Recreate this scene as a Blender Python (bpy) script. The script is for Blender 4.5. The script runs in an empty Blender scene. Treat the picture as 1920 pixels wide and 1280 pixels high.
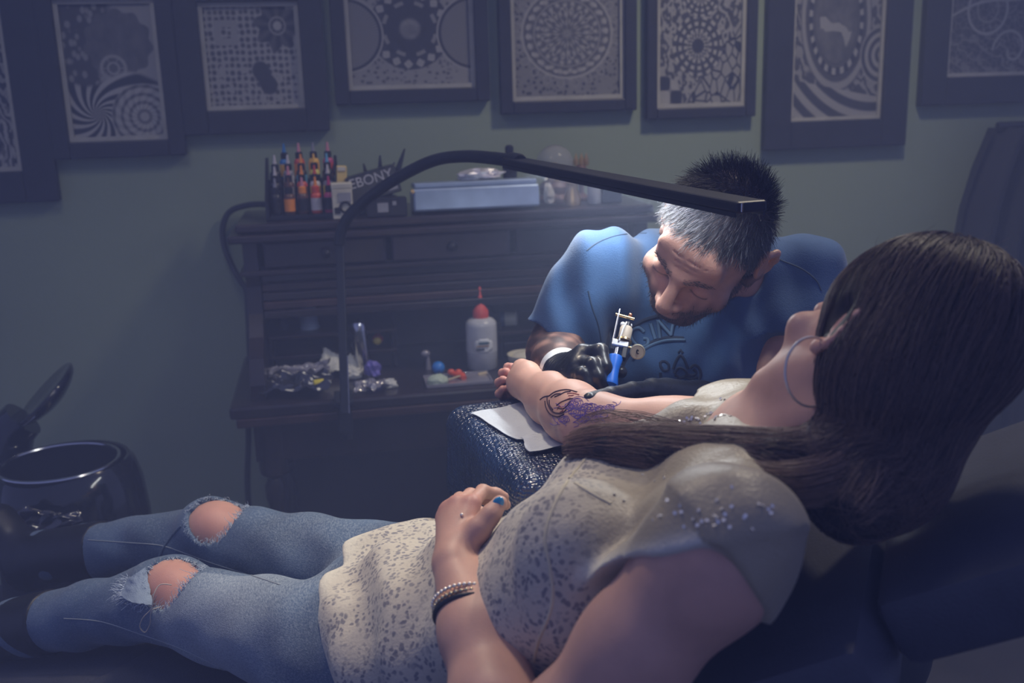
import bpy, bmesh, math, random
import numpy as np
from mathutils import Vector, Matrix
from mathutils.bvhtree import BVHTree

random.seed(7)
rng = np.random.default_rng(7)
SC = bpy.context.scene
COL = SC.collection

# ------------------------------------------------------------------ camera
FPX = 1900.0
TILT, YAW, ROLL = math.radians(13.8), math.radians(10.0), math.radians(1.7)
CAM = np.array([0.0, 0.0, 1.49])
_fh = np.array([math.sin(YAW), math.cos(YAW), 0.0])
FW = _fh * math.cos(TILT) + np.array([0, 0, -math.sin(TILT)])
_r0 = np.array([math.cos(YAW), -math.sin(YAW), 0.0])
_u0 = np.cross(_r0, FW)
RT = _r0 * math.cos(ROLL) - _u0 * math.sin(ROLL)
UP = _u0 * math.cos(ROLL) + _r0 * math.sin(ROLL)
cd = bpy.data.cameras.new('camera')
cd.sensor_width = 36.0
cd.lens = 36.0 * FPX / 1920.0
cd.clip_start = 0.05
cam = bpy.data.objects.new('camera', cd)
COL.objects.link(cam)
cam.matrix_world = Matrix(((RT[0], UP[0], -FW[0], CAM[0]), (RT[1], UP[1], -FW[1], CAM[1]),
                           (RT[2], UP[2], -FW[2], CAM[2]), (0, 0, 0, 1)))
cd.dof.use_dof = True
cd.dof.focus_distance = 1.52
cd.dof.aperture_fstop = 4.0
SC.camera = cam

HAZE = 0.082
LEDW, LEDGLOW = 2.9, 2.5
# ------------------------------------------------------------------ world, lights, exposure
world = bpy.data.worlds.new('blue_ambient_fill')
SC.world = world
world.use_nodes = True
bg = world.node_tree.nodes['Background']
bg.inputs[0].default_value = (0.120, 0.148, 0.375, 1)  # blue ambient light added to lift the blacks
bg.inputs[1].default_value = 1.0
vs = SC.view_settings
vs.view_transform = 'Standard'
vs.look = 'None'
vs.exposure = 0.0
vs.gamma = 1.0
vs.use_curve_mapping = False
SC.cycles.use_denoising = True


def area_light(name, loc, target, power, size, size_y, color, spread=180):
    ld = bpy.data.lights.new(name, 'AREA')
    ld.shape = 'RECTANGLE'
    ld.size, ld.size_y = size, size_y
    ld.energy = power
    ld.color = color
    ld.spread = math.radians(spread)
    o = bpy.data.objects.new(name, ld)
    o.location = loc
    o.rotation_euler = (Vector(target) - Vector(loc)).to_track_quat('-Z', 'Y').to_euler()
    COL.objects.link(o)
    return o


# warm ceiling spot near the wall on the right, behind the artist
area_light('ceiling_spot_wall', (1.30, 2.05, 2.7), (1.10, 2.05, 1.2), 13.0, 0.2, 0.2, (1.0, 0.90, 0.74), 120)
# unseen spot added over the clients' chair to brighten belly, legs and arm
area_light('chair_fill_light', (0.02, 1.95, 2.7), (-0.10, 1.25, 0.8), 2.6, 0.18, 0.18, (1.0, 0.86, 0.70), 56)
# unseen neutral fill added overhead on the left to brighten the wall
area_light('wall_fill_light', (-0.55, 1.7, 2.75), (-0.50, 2.2, 0.6), 3.0, 0.6, 0.6, (1.0, 0.96, 0.90), 120)


# ------------------------------------------------------------------ pixel helpers (measuring the photograph)
def ray(x, y):
    return FW + RT * ((x - 960.0) / FPX) + UP * ((640.0 - y) / FPX)


def U(x, y, d):
    return CAM + ray(x, y) * d


def on_z(x, y, z):
    v = ray(x, y)
    return CAM + v * ((z - CAM[2]) / v[2])


def on_y(x, y, Y):
    v = ray(x, y)
    return CAM + v * ((Y - CAM[1]) / v[1])


def nrm(v):
    v = np.asarray(v, float)
    return v / (np.linalg.norm(v) + 1e-12)


# ------------------------------------------------------------------ materials
MATS = {}


def mat(name, col=(0.5, 0.5, 0.5), rough=0.5, metal=0.0, spec=0.5, var=0.12, vscale=18.0, bump=0.0, bscale=120.0,
        coat=0.0, sss=0.0, trans=0.0, alpha=1.0, emit=None, sheen=0.0, ior=1.45):
    if name in MATS:
        return MATS[name]
    m = bpy.data.materials.new(name)
    m.use_nodes = True
    nt = m.node_tree
    b = nt.nodes['Principled BSDF']
    b.inputs['Roughness'].default_value = rough
    b.inputs['Metallic'].default_value = metal
    b.inputs['Specular IOR Level'].default_value = spec
    b.inputs['Coat Weight'].default_value = coat
    b.inputs['Coat Roughness'].default_value = 0.08
    b.inputs['Sheen Weight'].default_value = sheen
    b.inputs['IOR'].default_value = ior
    if sss:
        b.inputs['Subsurface Weight'].default_value = sss
        b.inputs['Subsurface Radius'].default_value = (0.012, 0.005, 0.003)
        b.inputs['Subsurface Scale'].default_value = 1.0
    b.inputs['Transmission Weight'].default_value = trans
    b.inputs['Alpha'].default_value = alpha
    tc = nt.nodes.new('ShaderNodeTexCoord')
    ns = nt.nodes.new('ShaderNodeTexNoise')
    ns.inputs['Scale'].default_value = vscale
    ns.inputs['Detail'].default_value = 4
    nt.links.new(tc.outputs['Object'], ns.inputs['Vector'])
    rmp = nt.nodes.new('ShaderNodeValToRGB')
    c = np.array(col, float)
    rmp.color_ramp.elements[0].color = (*np.clip(c * (1 - var), 0, 1), 1)
    rmp.color_ramp.elements[1].color = (*np.clip(c * (1 + var), 0, 1), 1)
    rmp.color_ramp.elements[0].position = 0.3
    rmp.color_ramp.elements[1].position = 0.7
    nt.links.new(ns.outputs['Fac'], rmp.inputs['Fac'])
    nt.links.new(rmp.outputs['Color'], b.inputs['Base Color'])
    if emit:
        b.inputs['Emission Color'].default_value = (*emit[:3], 1)
        b.inputs['Emission Strength'].default_value = emit[3]
    if bump:
        n2 = nt.nodes.new('ShaderNodeTexNoise')
        n2.inputs['Scale'].default_value = bscale
        n2.inputs['Detail'].default_value = 3
        nt.links.new(tc.outputs['Object'], n2.inputs['Vector'])
        bp = nt.nodes.new('ShaderNodeBump')
        bp.inputs['Strength'].default_value = bump
        bp.inputs['Distance'].default_value = 0.004
        nt.links.new(n2.outputs['Fac'], bp.inputs['Height'])
        nt.links.new(bp.outputs['Normal'], b.inputs['Normal'])
    MATS[name] = m
    return m


class X:
    """arithmetic on shader sockets"""
    def __init__(s, nt, sock):
        s.nt, s.s = nt, sock

    def _m(s, op, *a):
        n = s.nt.nodes.new('ShaderNodeMath')
        n.operation = op
        for i, v in enumerate((s,) + a):
            if isinstance(v, X):
                s.nt.links.new(v.s, n.inputs[i])
            else:
                n.inputs[i].default_value = float(v)
        return X(s.nt, n.outputs[0])

    def __add__(s, o): return s._m('ADD', o)
    __radd__ = __add__
    def __sub__(s, o): return s._m('SUBTRACT', o)
    def __rsub__(s, o): return (s * -1) + o
    def __mul__(s, o): return s._m('MULTIPLY', o)
    __rmul__ = __mul__
    def __truediv__(s, o): return s._m('DIVIDE', o)
    def sin(s): return s._m('SINE')
    def cos(s): return s._m('COSINE')
    def abs(s): return s._m('ABSOLUTE')
    def sqrt(s): return s._m('SQRT')
    def fract(s): return s._m('FRACT')
    def floor(s): return s._m('FLOOR')
    def max(s, o): return s._m('MAXIMUM', o)
    def min(s, o): return s._m('MINIMUM', o)
    def lt(s, o): return s._m('LESS_THAN', o)
    def gt(s, o): return s._m('GREATER_THAN', o)
    def atan2(s, o): return s._m('ARCTAN2', o)
    def log(s): return s._m('LOGARITHM', 2.718)
    def clamp(s): return s.max(0).min(1)
    def soft(s, e, w=0.06): return ((s - e) / w + 0.5).clamp()


def mixx(a, b, f):
    return (b - a) * f + a if isinstance(b, X) else ((a * -1 + b) * f + a)


# ------------------------------------------------------------------ object plumbing
WL = {}          # world origin of every object


def link(o, parent, origin):
    COL.objects.link(o)
    if parent is not None:
        o.parent = parent
    WL[o.name] = np.array(origin, float)


def tag(o, label=None, cat=None, group=None, kind=None):
    if label:
        o['label'] = label
    if cat:
        o['category'] = cat
    if group:
        o['group'] = group
    if kind:
        o['kind'] = kind
    return o


def empty(name, loc, label, cat, group=None):
    o = bpy.data.objects.new(name, None)
    o.empty_display_size = 0.05
    o.location = loc
    link(o, None, loc)
    return tag(o, label, cat, group)


def mesh_obj(name, V, Fs, m, parent=None, origin=None, smooth=True, label=None):
    """V in world coordinates"""
    V = np.asarray(V, float)
    if parent is not None:
        org = WL[parent.name]
        base = org if origin is None else np.asarray(origin, float)
        loc = base - org
    else:
        if origin is None:
            lo, hi = V.min(0), V.max(0)
            origin = ((lo[0] + hi[0]) / 2, (lo[1] + hi[1]) / 2, lo[2])
        base = np.asarray(origin, float)
        loc = base
    me = bpy.data.meshes.new(name)
    if isinstance(Fs, np.ndarray):
        L = V - base
        me.vertices.add(len(L))
        me.vertices.foreach_set('co', L.astype(np.float32).ravel())
        n = Fs.shape[1]
        me.loops.add(Fs.size)
        me.loops.foreach_set('vertex_index', Fs.astype(np.int32).ravel())
        me.polygons.add(len(Fs))
        me.polygons.foreach_set('loop_start', np.arange(0, Fs.size, n, dtype=np.int32))
        me.polygons.foreach_set('loop_total', np.full(len(Fs), n, dtype=np.int32))
        me.update(calc_edges=True)
        me.validate()
    else:
        me.from_pydata([tuple(v) for v in (V - base)], [], Fs)
        me.update()
    if smooth:
        me.polygons.foreach_set('use_smooth', np.ones(len(me.polygons), dtype=bool))
    if m is not None:
        for mm in (m if isinstance(m, (list, tuple)) else [m]):
            me.materials.append(mm)
    o = bpy.data.objects.new(name, me)
    o.location = loc
    link(o, parent, base)
    if label:
        o['label'] = label
    return o


class MB:
    """collects simple shapes in world space; build() links them as one mesh"""
    def __init__(s):
        s.v, s.f = [], []

    def add(s, V, Fs):
        n = len(s.v)
        s.v.extend([tuple(map(float, p)) for p in V])
        s.f.extend([tuple(int(i) + n for i in f) for f in Fs])
        return s

    def box(s, c, size, M=None, bev=0.0):
        """chamfered box"""
        hx, hy, hz = np.asarray(size, float) / 2
        b = min(bev, hx * .49, hy * .49, hz * .49)
        bm = bmesh.new()
        bmesh.ops.create_cube(bm, size=1)
        for v in bm.verts:
            v.co = Vector((v.co.x * 2 * hx, v.co.y * 2 * hy, v.co.z * 2 * hz))
        if b > 0:
            bmesh.ops.bevel(bm, geom=list(bm.edges), offset=b, segments=2, profile=0.5, affect='EDGES')
        bm.verts.index_update()
        V = np.array([v.co[:] for v in bm.verts])
        Fs = [[v.index for v in f.verts] for f in bm.faces]
        bm.free()
        if M is not None:
            V = V @ np.asarray(M).T
        return s.add(V + np.asarray(c, float), Fs)

    def lathe(s, c, prof, n=24, axis=(0, 0, 1), cap=True, sx=1.0, sy=1.0):
        """prof: list of (r, h) along axis from c"""
        a = nrm(axis)
        t = np.array([1, 0, 0]) if abs(a[0]) < .8 else np.array([0, 1, 0])
        e1 = nrm(t - a * (t @ a)) if abs(a[2]) < .99 else np.array([1.0, 0, 0])
        e2 = np.cross(a, e1)
        V, Fs = [], []
        for r, h in prof:
            for i in range(n):
                th = 2 * math.pi * i / n
                V.append(np.asarray(c) + a * h + e1 * (r * sx * math.cos(th)) + e2 * (r * sy * math.sin(th)))
        for j in range(len(prof) - 1):
            for i in range(n):
                i2 = (i + 1) % n
                Fs.append((j * n + i, j * n + i2, (j + 1) * n + i2, (j + 1) * n + i))
        if cap:
            Fs.append(tuple(range(n))[::-1])
            Fs.append(tuple((len(prof) - 1) * n + i for i in range(n)))
        return s.add(V, Fs)

    def tube(s, P, r, n=8, closed=False, cap=True):
        P = [np.asarray(p, float) for p in P]
        m = len(P)
        rs = r if isinstance(r, (list, tuple, np.ndarray)) else [r] * m
        V, Fs = [], []
        prev = None
        for i in range(m):
            if closed:
                t = nrm(P[(i + 1) % m] - P[i - 1])
            else:
                t = nrm(P[min(i + 1, m - 1)] - P[max(i - 1, 0)])
            if prev is None:
                q = np.array([0, 0, 1.0]) if abs(t[2]) < .9 else np.array([1.0, 0, 0])
            else:
                q = prev
            e1 = nrm(q - t * (q @ t))
            prev = e1
            e2 = np.cross(t, e1)
            for k in range(n):
                th = 2 * math.pi * k / n
                V.append(P[i] + (e1 * math.cos(th) + e2 * math.sin(th)) * rs[i])
        for i in range(m if closed else m - 1):
            i2 = (i + 1) % m
            for k in range(n):
                k2 = (k + 1) % n
                Fs.append((i * n + k, i * n + k2, i2 * n + k2, i2 * n + k))
        if cap and not closed:
            Fs.append(tuple(range(n))[::-1])
            Fs.append(tuple((m - 1) * n + k for k in range(n)))
        return s.add(V, Fs)

    def prism(s, poly, ax, lo, hi):
        """2-D outline extruded along axis ax ('x','y','z') from lo to hi"""
        n = len(poly)
        V = []
        for w in (lo, hi):
            for (a, b) in poly:
                V.append({'x': (w, a, b), 'y': (a, w, b), 'z': (a, b, w)}[ax])
        Fs = [tuple(range(n)), tuple(range(n, 2 * n))[::-1]]
        for i in range(n):
            j = (i + 1) % n
            Fs.append((i, i + n, j + n, j))
        return s.add(V, Fs)

    def sphere(s, c, r, n=12, sc=(1, 1, 1)):
        prof = [(max(1e-5, r * math.sin(math.pi * i / n)), -r * math.cos(math.pi * i / n)) for i in range(n + 1)]
        k = len(s.v)
        s.lathe((0, 0, 0), prof, n=max(8, int(n * 1.5)), cap=False)
        for i in range(k, len(s.v)):
            v = s.v[i]
            s.v[i] = (c[0] + v[0] * sc[0], c[1] + v[1] * sc[1], c[2] + v[2] * sc[2])
        return s

    def build(s, name, m, parent=None, smooth=False, origin=None, label=None):
        o = mesh_obj(name, s.v, s.f, m, parent, origin, smooth, label)
        if not smooth:
            return o
        try:
            o.data.set_sharp_from_angle(angle=math.radians(40))
        except Exception:
            pass
        return o


def spline(P, n):
    """Catmull-Rom through P resampled to n points"""
    P = np.asarray(P, float)
    m = len(P)
    out = []
    for u in np.linspace(0, m - 1, n):
        i = min(int(u), m - 2)
        t = u - i
        p0, p1, p2, p3 = P[max(i - 1, 0)], P[i], P[i + 1], P[min(i + 2, m - 1)]
        out.append(0.5 * ((2 * p1) + (-p0 + p2) * t + (2 * p0 - 5 * p1 + 4 * p2 - p3) * t * t + (-p0 + 3 * p1 - 3 * p2 + p3) * t ** 3))
    return np.array(out)


def copy_tree(o, delta, parent=None):
    c = o.copy()
    COL.objects.link(c)
    c.parent = parent
    if parent is None:
        c.location = o.location + Vector(delta)
    for ch in o.children:
        copy_tree(ch, (0, 0, 0), c)
    return c


# ------------------------------------------------------------------ implicit surfaces (smooth unions) for organic shapes
class Field:
    def __init__(s):
        s.p = []
        s.disp = None

    def put(s, f, lo, hi, k=0.012, op='u'):
        s.p.append((f, np.asarray(lo, float), np.asarray(hi, float), k, op))
        return s

    def rc(s, a, b, ra, rb, k=0.012, op='u'):
        a, b = np.asarray(a, float), np.asarray(b, float)
        ba = b - a
        l2 = ba @ ba + 1e-12

        def f(x, y, z):
            px, py, pz = x - a[0], y - a[1], z - a[2]
            t = np.clip((px * ba[0] + py * ba[1] + pz * ba[2]) / l2, 0, 1)
            return np.sqrt((px - t * ba[0]) ** 2 + (py - t * ba[1]) ** 2 + (pz - t * ba[2]) ** 2) - (ra + (rb - ra) * t)
        r = max(ra, rb)
        return s.put(f, np.minimum(a, b) - r, np.maximum(a, b) + r, k, op)

    def chain(s, pts, k=0.012, op='u'):
        """pts: list of (position, radius)"""
        for (p, r), (q, r2) in zip(pts[:-1], pts[1:]):
            s.rc(p, q, r, r2, k, op)
        return s

    def ell(s, c, r, M=None, k=0.012, op='u'):
        """ellipsoid; M columns are its axes"""
        c, r = np.asarray(c, float), np.asarray(r, float)
        M = np.eye(3) if M is None else np.asarray(M, float)

        def f(x, y, z):
            px, py, pz = x - c[0], y - c[1], z - c[2]
            q = [px * M[0, i] + py * M[1, i] + pz * M[2, i] for i in range(3)]
            k0 = np.sqrt(sum((q[i] / r[i]) ** 2 for i in range(3)))
            k1 = np.sqrt(sum((q[i] / r[i] ** 2) ** 2 for i in range(3)))
            return k0 * (k0 - 1) / (k1 + 1e-9)
        ext = np.sqrt(((M * r[None, :]) ** 2).sum(1))
        return s.put(f, c - ext, c + ext, k, op)

    def flat(s, a, b, side, w0, e0, w1, e1, k=0.012, op='u', clip=None):
        """tapered tube with elliptic section: half width w along side, half depth e across. clip=(point, normal): keep n.(p-c)<0"""
        a, b = np.asarray(a, float), np.asarray(b, float)
        ba = b - a
        L = np.linalg.norm(ba)
        dr = ba / L
        sd = nrm(np.asarray(side, float) - dr * (np.asarray(side, float) @ dr))
        nn = np.cross(dr, sd)

        def f(x, y, z):
            px, py, pz = x - a[0], y - a[1], z - a[2]
            al = px * dr[0] + py * dr[1] + pz * dr[2]
            t = np.clip(al / L, 0, 1)
            w = w0 + (w1 - w0) * t
            e = e0 + (e1 - e0) * t
            qs = px * sd[0] + py * sd[1] + pz * sd[2]
            qn = px * nn[0] + py * nn[1] + pz * nn[2]
            qt = al - t * L
            m = np.minimum(w, e)
            k0 = np.sqrt((qs / w) ** 2 + (qn / e) ** 2 + (qt / m) ** 2)
            k1 = np.sqrt((qs / w ** 2) ** 2 + (qn / e ** 2) ** 2 + (qt / m ** 2) ** 2)
            d = k0 * (k0 - 1) / (k1 + 1e-6)
            if clip is not None:
                c0, cn = np.asarray(clip[0], float), nrm(clip[1])
                d = np.maximum(d, (x - c0[0]) * cn[0] + (y - c0[1]) * cn[1] + (z - c0[2]) * cn[2])
            return d
        r = max(w0, e0, w1, e1)
        return s.put(f, np.minimum(a, b) - r, np.maximum(a, b) + r, k, op)

    def half(s, c, n, lo=(-9, -9, -9), hi=(9, 9, 9), k=0.004):
        """cut away where n.(p-c)>0, inside the box lo..hi"""
        c, n = np.asarray(c, float), nrm(n)
        return s.put(lambda x, y, z: -((x - c[0]) * n[0] + (y - c[1]) * n[1] + (z - c[2]) * n[2]), lo, hi, k, 's')

    def sample(s, x, y, z, act):
        d = None
        for (f, lo, hi, k, op) in act:
            e = f(x, y, z)
            if op == 'u':
                if d is None:
                    d = e + np.zeros(np.broadcast_shapes(x.shape, y.shape, z.shape))
                else:
                    h = np.maximum(k - np.abs(d - e), 0) / k
                    d = np.minimum(d, e) - h * h * k * .25
            elif op == 's':
                if d is None:
                    continue
                e = -e
                h = np.maximum(k - np.abs(d - e), 0) / k
                d = np.maximum(d, e) + h * h * k * .25
        if d is not None and s.disp is not None:
            d = d + s.disp(x, y, z)
        return d

    def mesh(s, h=0.003, nb=24, grow=0.0):
        us = [p for p in s.p if p[4] == 'u']
        LO = np.min([p[1] for p in us], 0) - 0.02 - grow
        HI = np.max([p[2] for p in us], 0) + 0.02 + grow
        N = np.ceil((HI - LO) / h).astype(int) + 2
        NX, NY = int(N[0]) + 64, int(N[1]) + 64
        keys, pos, quads = [], [], []
        for bi in range(0, N[0], nb):
            for bj in range(0, N[1], nb):
                for bk in range(0, N[2], nb):
                    b0 = np.array((bi, bj, bk))
                    lo = LO + b0 * h
                    hi = lo + (nb + 1) * h
                    act = [p for p in s.p if np.all(p[1] - p[3] - .006 - grow <= hi) and np.all(p[2] + p[3] + .006 + grow >= lo)]
                    if not any(p[4] == 'u' for p in act):
                        continue
                    g = [lo[i] + np.arange(nb + 2) * h for i in range(3)]
                    # coarse rejection
                    cs = [g[i][[0, (nb + 1) // 2, nb + 1]] for i in range(3)]
                    D = s.sample(cs[0][:, None, None], cs[1][None, :, None], cs[2][None, None, :], act)
                    if D is None or np.abs(D).min() > .75 * nb * h:
                        continue
                    D = s.sample(g[0][:, None, None], g[1][None, :, None], g[2][None, None, :], act)
                    if D is None:
                        continue
                    D = D.astype(np.float32)
                    S = D < 0
                    if S.all() or not S.any():
                        continue
                    c = np.zeros((nb + 1,) * 3, np.int8)
                    for dx in (0, 1):
                        for dy in (0, 1):
                            for dz in (0, 1):
                                c += S[dx:nb + 1 + dx, dy:nb + 1 + dy, dz:nb + 1 + dz]
                    A = np.argwhere((c > 0) & (c < 8))
                    if not len(A):
                        continue
                    acc = np.zeros((len(A), 3))
                    cnt = np.zeros(len(A))
                    for ax in range(3):
                        o1, o2 = [q for q in range(3) if q != ax]
                        for p in (0, 1):
                            for q in (0, 1):
                                st = np.zeros(3, int)
                                st[o1], st[o2] = p, q
                                en = st.copy()
                                en[ax] = 1
                                i0, i1 = A + st, A + en
                                d0 = D[i0[:, 0], i0[:, 1], i0[:, 2]]
                                d1 = D[i1[:, 0], i1[:, 1], i1[:, 2]]
                                ms = (d0 < 0) != (d1 < 0)
                                t = np.where(ms, d0 / np.where(ms, d0 - d1, 1), 0)
                                pt = i0.astype(float)
                                pt[:, ax] += t
                                acc += pt * ms[:, None]
                                cnt += ms
                    G = A + b0
                    keys.append(G[:, 0] + NX * (G[:, 1] + NY * G[:, 2].astype(np.int64)))
                    pos.append(LO + (acc / cnt[:, None] + b0) * h)
                    for ax in range(3):
                        o1, o2 = [(1, 2), (2, 0), (0, 1)][ax]
                        sl0 = [None] * 3
                        sl1 = [None] * 3
                        sl0[ax], sl1[ax] = slice(0, nb), slice(1, nb + 1)
                        for o in (o1, o2):
                            sl0[o] = sl1[o] = slice(1, nb + 1)
                        s0, s1 = S[tuple(sl0)], S[tuple(sl1)]
                        for flip in (False, True):
                            E_ = np.argwhere((s0 & ~s1) if not flip else (~s0 & s1))
                            if not len(E_):
                                continue
                            E_[:, o1] += 1
                            E_[:, o2] += 1
                            qs = []
                            for (p, q) in ((-1, -1), (0, -1), (0, 0), (-1, 0)):
                                cidx = E_.copy()
                                cidx[:, o1] += p
                                cidx[:, o2] += q
                                G2 = cidx + b0
                                qs.append(G2[:, 0] + NX * (G2[:, 1] + NY * G2[:, 2].astype(np.int64)))
                            Q = np.stack(qs, 1)
                            quads.append(Q[:, ::-1] if flip else Q)
        K = np.concatenate(keys)
        Pn = np.concatenate(pos)
        uk, ix = np.unique(K, return_index=True)
        V = Pn[ix]
        Q = np.searchsorted(uk, np.concatenate(quads))
        return V, Q


def smooth_mesh(V, Q, it=2, lam=0.5):
    e = np.concatenate([Q[:, [0, 1]], Q[:, [1, 2]], Q[:, [2, 3]], Q[:, [3, 0]]])
    n = len(V)
    deg = np.bincount(e.ravel(), minlength=n).astype(float)
    for _ in range(it):
        acc = np.zeros_like(V)
        for a, b in ((0, 1), (1, 0)):
            for c in range(3):
                acc[:, c] += np.bincount(e[:, a], weights=V[e[:, b], c], minlength=n)
        V = V + lam * (acc / np.maximum(deg, 1)[:, None] - V)
    return V


def put_attr(o, name, vals):
    a = o.data.attributes.new(name, 'FLOAT', 'POINT')
    a.data.foreach_set('value', np.asarray(vals, np.float32))


def bvh_of(V, Q):
    return BVHTree.FromPolygons(np.asarray(V).tolist(), np.asarray(Q).tolist())


def hit(bvh, x, y, off=0.0008):
    """point where the sight line of pixel x, y meets a surface"""
    r = nrm(ray(x, y))
    loc, n, i, dist = bvh.ray_cast(Vector(CAM), Vector(r))
    if loc is None:
        return None
    n = np.array(n)
    if n @ r > 0:
        n = -n
    return np.array(loc) + n * off, n


def strokes(bvh, lines, r, off=0.0006, n=5, step=4.0):
    """thin raised lines drawn on a surface: each line a list of pixels"""
    mb = MB()
    for ln in lines:
        P = np.asarray(ln, float)
        L = np.sum(np.linalg.norm(np.diff(P, axis=0), axis=1))
        P = spline(P, max(3, int(L / step)))
        run = []
        for (x, y) in P:
            q = hit(bvh, x, y, off)
            if q is None or (run and np.linalg.norm(q[0] - run[-1]) > 0.03):
                if len(run) > 1:
                    mb.tube(run, r, n)
                run = [] if q is None else [q[0]]
            else:
                run.append(q[0])
        if len(run) > 1:
            mb.tube(run, r, n)
    return mb


def strands(name, guides, m, parent, radius=0.0004, tip=0.15):
    """hair curves; guides: array (n, k, 3) world"""
    G = np.asarray(guides, float)
    n, k, _ = G.shape
    base = WL[parent.name]
    cu = bpy.data.hair_curves.new(name)
    cu.add_curves([k] * n)
    cu.attributes['position'].data.foreach_set('vector', (G - base).astype(np.float32).ravel())
    ra = cu.attributes.get('radius') or cu.attributes.new('radius', 'FLOAT', 'POINT')
    prof = np.linspace(1, tip, k)
    rv = np.asarray(radius) * np.ones(n)
    ra.data.foreach_set('value', (rv[:, None] * prof[None, :]).astype(np.float32).ravel())
    cu.materials.append(m)
    o = bpy.data.objects.new(name, cu)
    link(o, parent, base)
    return o
# ------------------------------------------------------------------ the room
WALLY = 3.0
m_wall = mat('wall_paint_green_grey', (0.215, 0.265, 0.195), 0.75, var=0.08, vscale=1.6, bump=0.15, bscale=60)
m_floor = mat('dark_floor_boards', (0.03, 0.028, 0.03), 0.5, var=0.3, vscale=6)
tag(MB().box((0.4, WALLY + 0.06, 1.4), (7.0, 0.12, 2.8)).build('wall_back', m_wall), kind='structure')
tag(MB().box((0.4, 0.4, -0.03), (7.0, 5.3, 0.06)).build('floor', m_floor), kind='structure')
m_base = mat('dark_baseboard', (0.02, 0.02, 0.024), 0.5)
tag(MB().box((0.4, WALLY - 0.008, 0.055), (7.0, 0.016, 0.11), bev=0.004).build('baseboard_back', m_base), kind='structure')

# ------------------------------------------------------------------ framed prints
m_frame = mat('black_frame_lacquer', (0.013, 0.015, 0.024), 0.5, var=0.2)
m_mount = mat('grey_mount_board', (0.33, 0.32, 0.28), 0.8)


def art_material(name, fn, ink=(0.016, 0.018, 0.032), paper=(0.30, 0.29, 0.27)):
    m = bpy.data.materials.new(name)
    m.use_nodes = True
    nt = m.node_tree
    b = nt.nodes['Principled BSDF']
    b.inputs['Roughness'].default_value = 0.6
    tc = nt.nodes.new('ShaderNodeTexCoord')
    sp = nt.nodes.new('ShaderNodeSeparateXYZ')
    nt.links.new(tc.outputs['UV'], sp.inputs[0])
    u, v = X(nt, sp.outputs[0]), X(nt, sp.outputs[1])
    ns = nt.nodes.new('ShaderNodeTexNoise')
    ns.inputs['Scale'].default_value = 9
    nt.links.new(tc.outputs['UV'], ns.inputs['Vector'])
    nz = X(nt, ns.outputs[0])
    val = fn(u, v, nz, nt, tc)
    mx = nt.nodes.new('ShaderNodeMix')
    mx.data_type = 'RGBA'
    mx.inputs[6].default_value = (*ink, 1)
    mx.inputs[7].default_value = (*paper, 1)
    nt.links.new(val.s, mx.inputs[0])
    nt.links.new(mx.outputs[2], b.inputs['Base Color'])
    return m


def polar(u, v, cx, cy, ax=1.0):
    du, dv = (u - cx), (v - cy) * ax
    return (du * du + dv * dv).sqrt(), dv.atan2(du)


def voro(nt, tc, scale, feat='F1'):
    n = nt.nodes.new('ShaderNodeTexVoronoi')
    n.feature = feat
    n.inputs['Scale'].default_value = scale
    nt.links.new(tc.outputs['UV'], n.inputs['Vector'])
    return X(nt, n.outputs['Distance'])


def wave(x, f):
    return (x * f).sin() * 0.5 + 0.5


def inside(r, a, w=0.01):
    return 1 - r.soft(a, w)


def art0(u, v, nz, nt, tc):
    r, t = polar(u, v, 0.55, 0.25, 1.4)
    return wave(t * 2 + r * 9 + nz * 3, 6).soft(.5, .3) * .7 + wave(r, 60) * .3 * v.lt(.4)


def art1(u, v, nz, nt, tc):
    ax = 1.45
    r, t = polar(u, v, 0.30, 0.18, ax)
    sw = wave(t * 14 + r.max(.02).log() * 9, 1).soft(.55, .4)
    r2, t2 = polar(u, v, 0.80, 0.15, ax)
    rings = wave(r2, 70).soft(.35, .5) * .6 + wave(t2 * 16 + r2 * 40, 1) * .3 + .15
    val = mixx(sw, rings, inside(r2, .36, .02))
    r3, t3 = polar(u, v, .60, .70, ax)
    fl = r3 + (t3 * 11).sin() * .02
    body = nz * .35 + .05
    up = (voro(nt, tc, 13).soft(.35, .2) * -1 + 1) * .55 + .1
    sky = mixx(up, u * 0 + .75, (u - v * .3 + nz * .3).soft(.42, .1))
    top = mixx(sky, body, inside(fl, .36, .02))
    rc, tcx = polar(u, v, .52, .52, ax)
    cube = (rc - .13).abs().lt(.018).max((rc - .06).abs().lt(.012)).max(((tcx * 3).sin().abs().lt(.16)) * rc.lt(.13))
    top = top.max(cube * .75)
    return mixx(val, top, (v + (u * 7).sin() * .05).soft(.44, .03))


def art2(u, v, nz, nt, tc):
    n = nt.nodes.new('ShaderNodeTexVoronoi')
    n.inputs['Scale'].default_value = 15
    n.inputs['Randomness'].default_value = 0.25
    nt.links.new(tc.outputs['UV'], n.inputs['Vector'])
    hexd = X(nt, n.outputs['Distance']).soft(.38, .25) * .75 + .12
    blot = nz.soft(.56, .05)
    val = mixx(hexd, u * 0 + .85, blot * v.lt(.45))
    r, t = polar(u, v, .80, .80)
    fl = r + (t * 8).sin() * .035
    val = mixx(val, wave(t * 9, 1) * .2, inside(fl, .23, .02))
    val = mixx(val, u * 0 + .55, (r - .085).abs().lt(.012))
    val = mixx(val, u * 0 + 1.0, inside(r, .045, .02))
    r2, t2 = polar(u, v, .62, .28)
    val = mixx(val, u * 0 + .05, inside(r2 + (t2 * 2 + .6).sin() * .05, .13, .02))
    a = (u - .24).abs().max((v - .74).abs())
    val = mixx(val, u * 0 + .75, (a - .09).abs().lt(.035))
    return val


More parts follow.
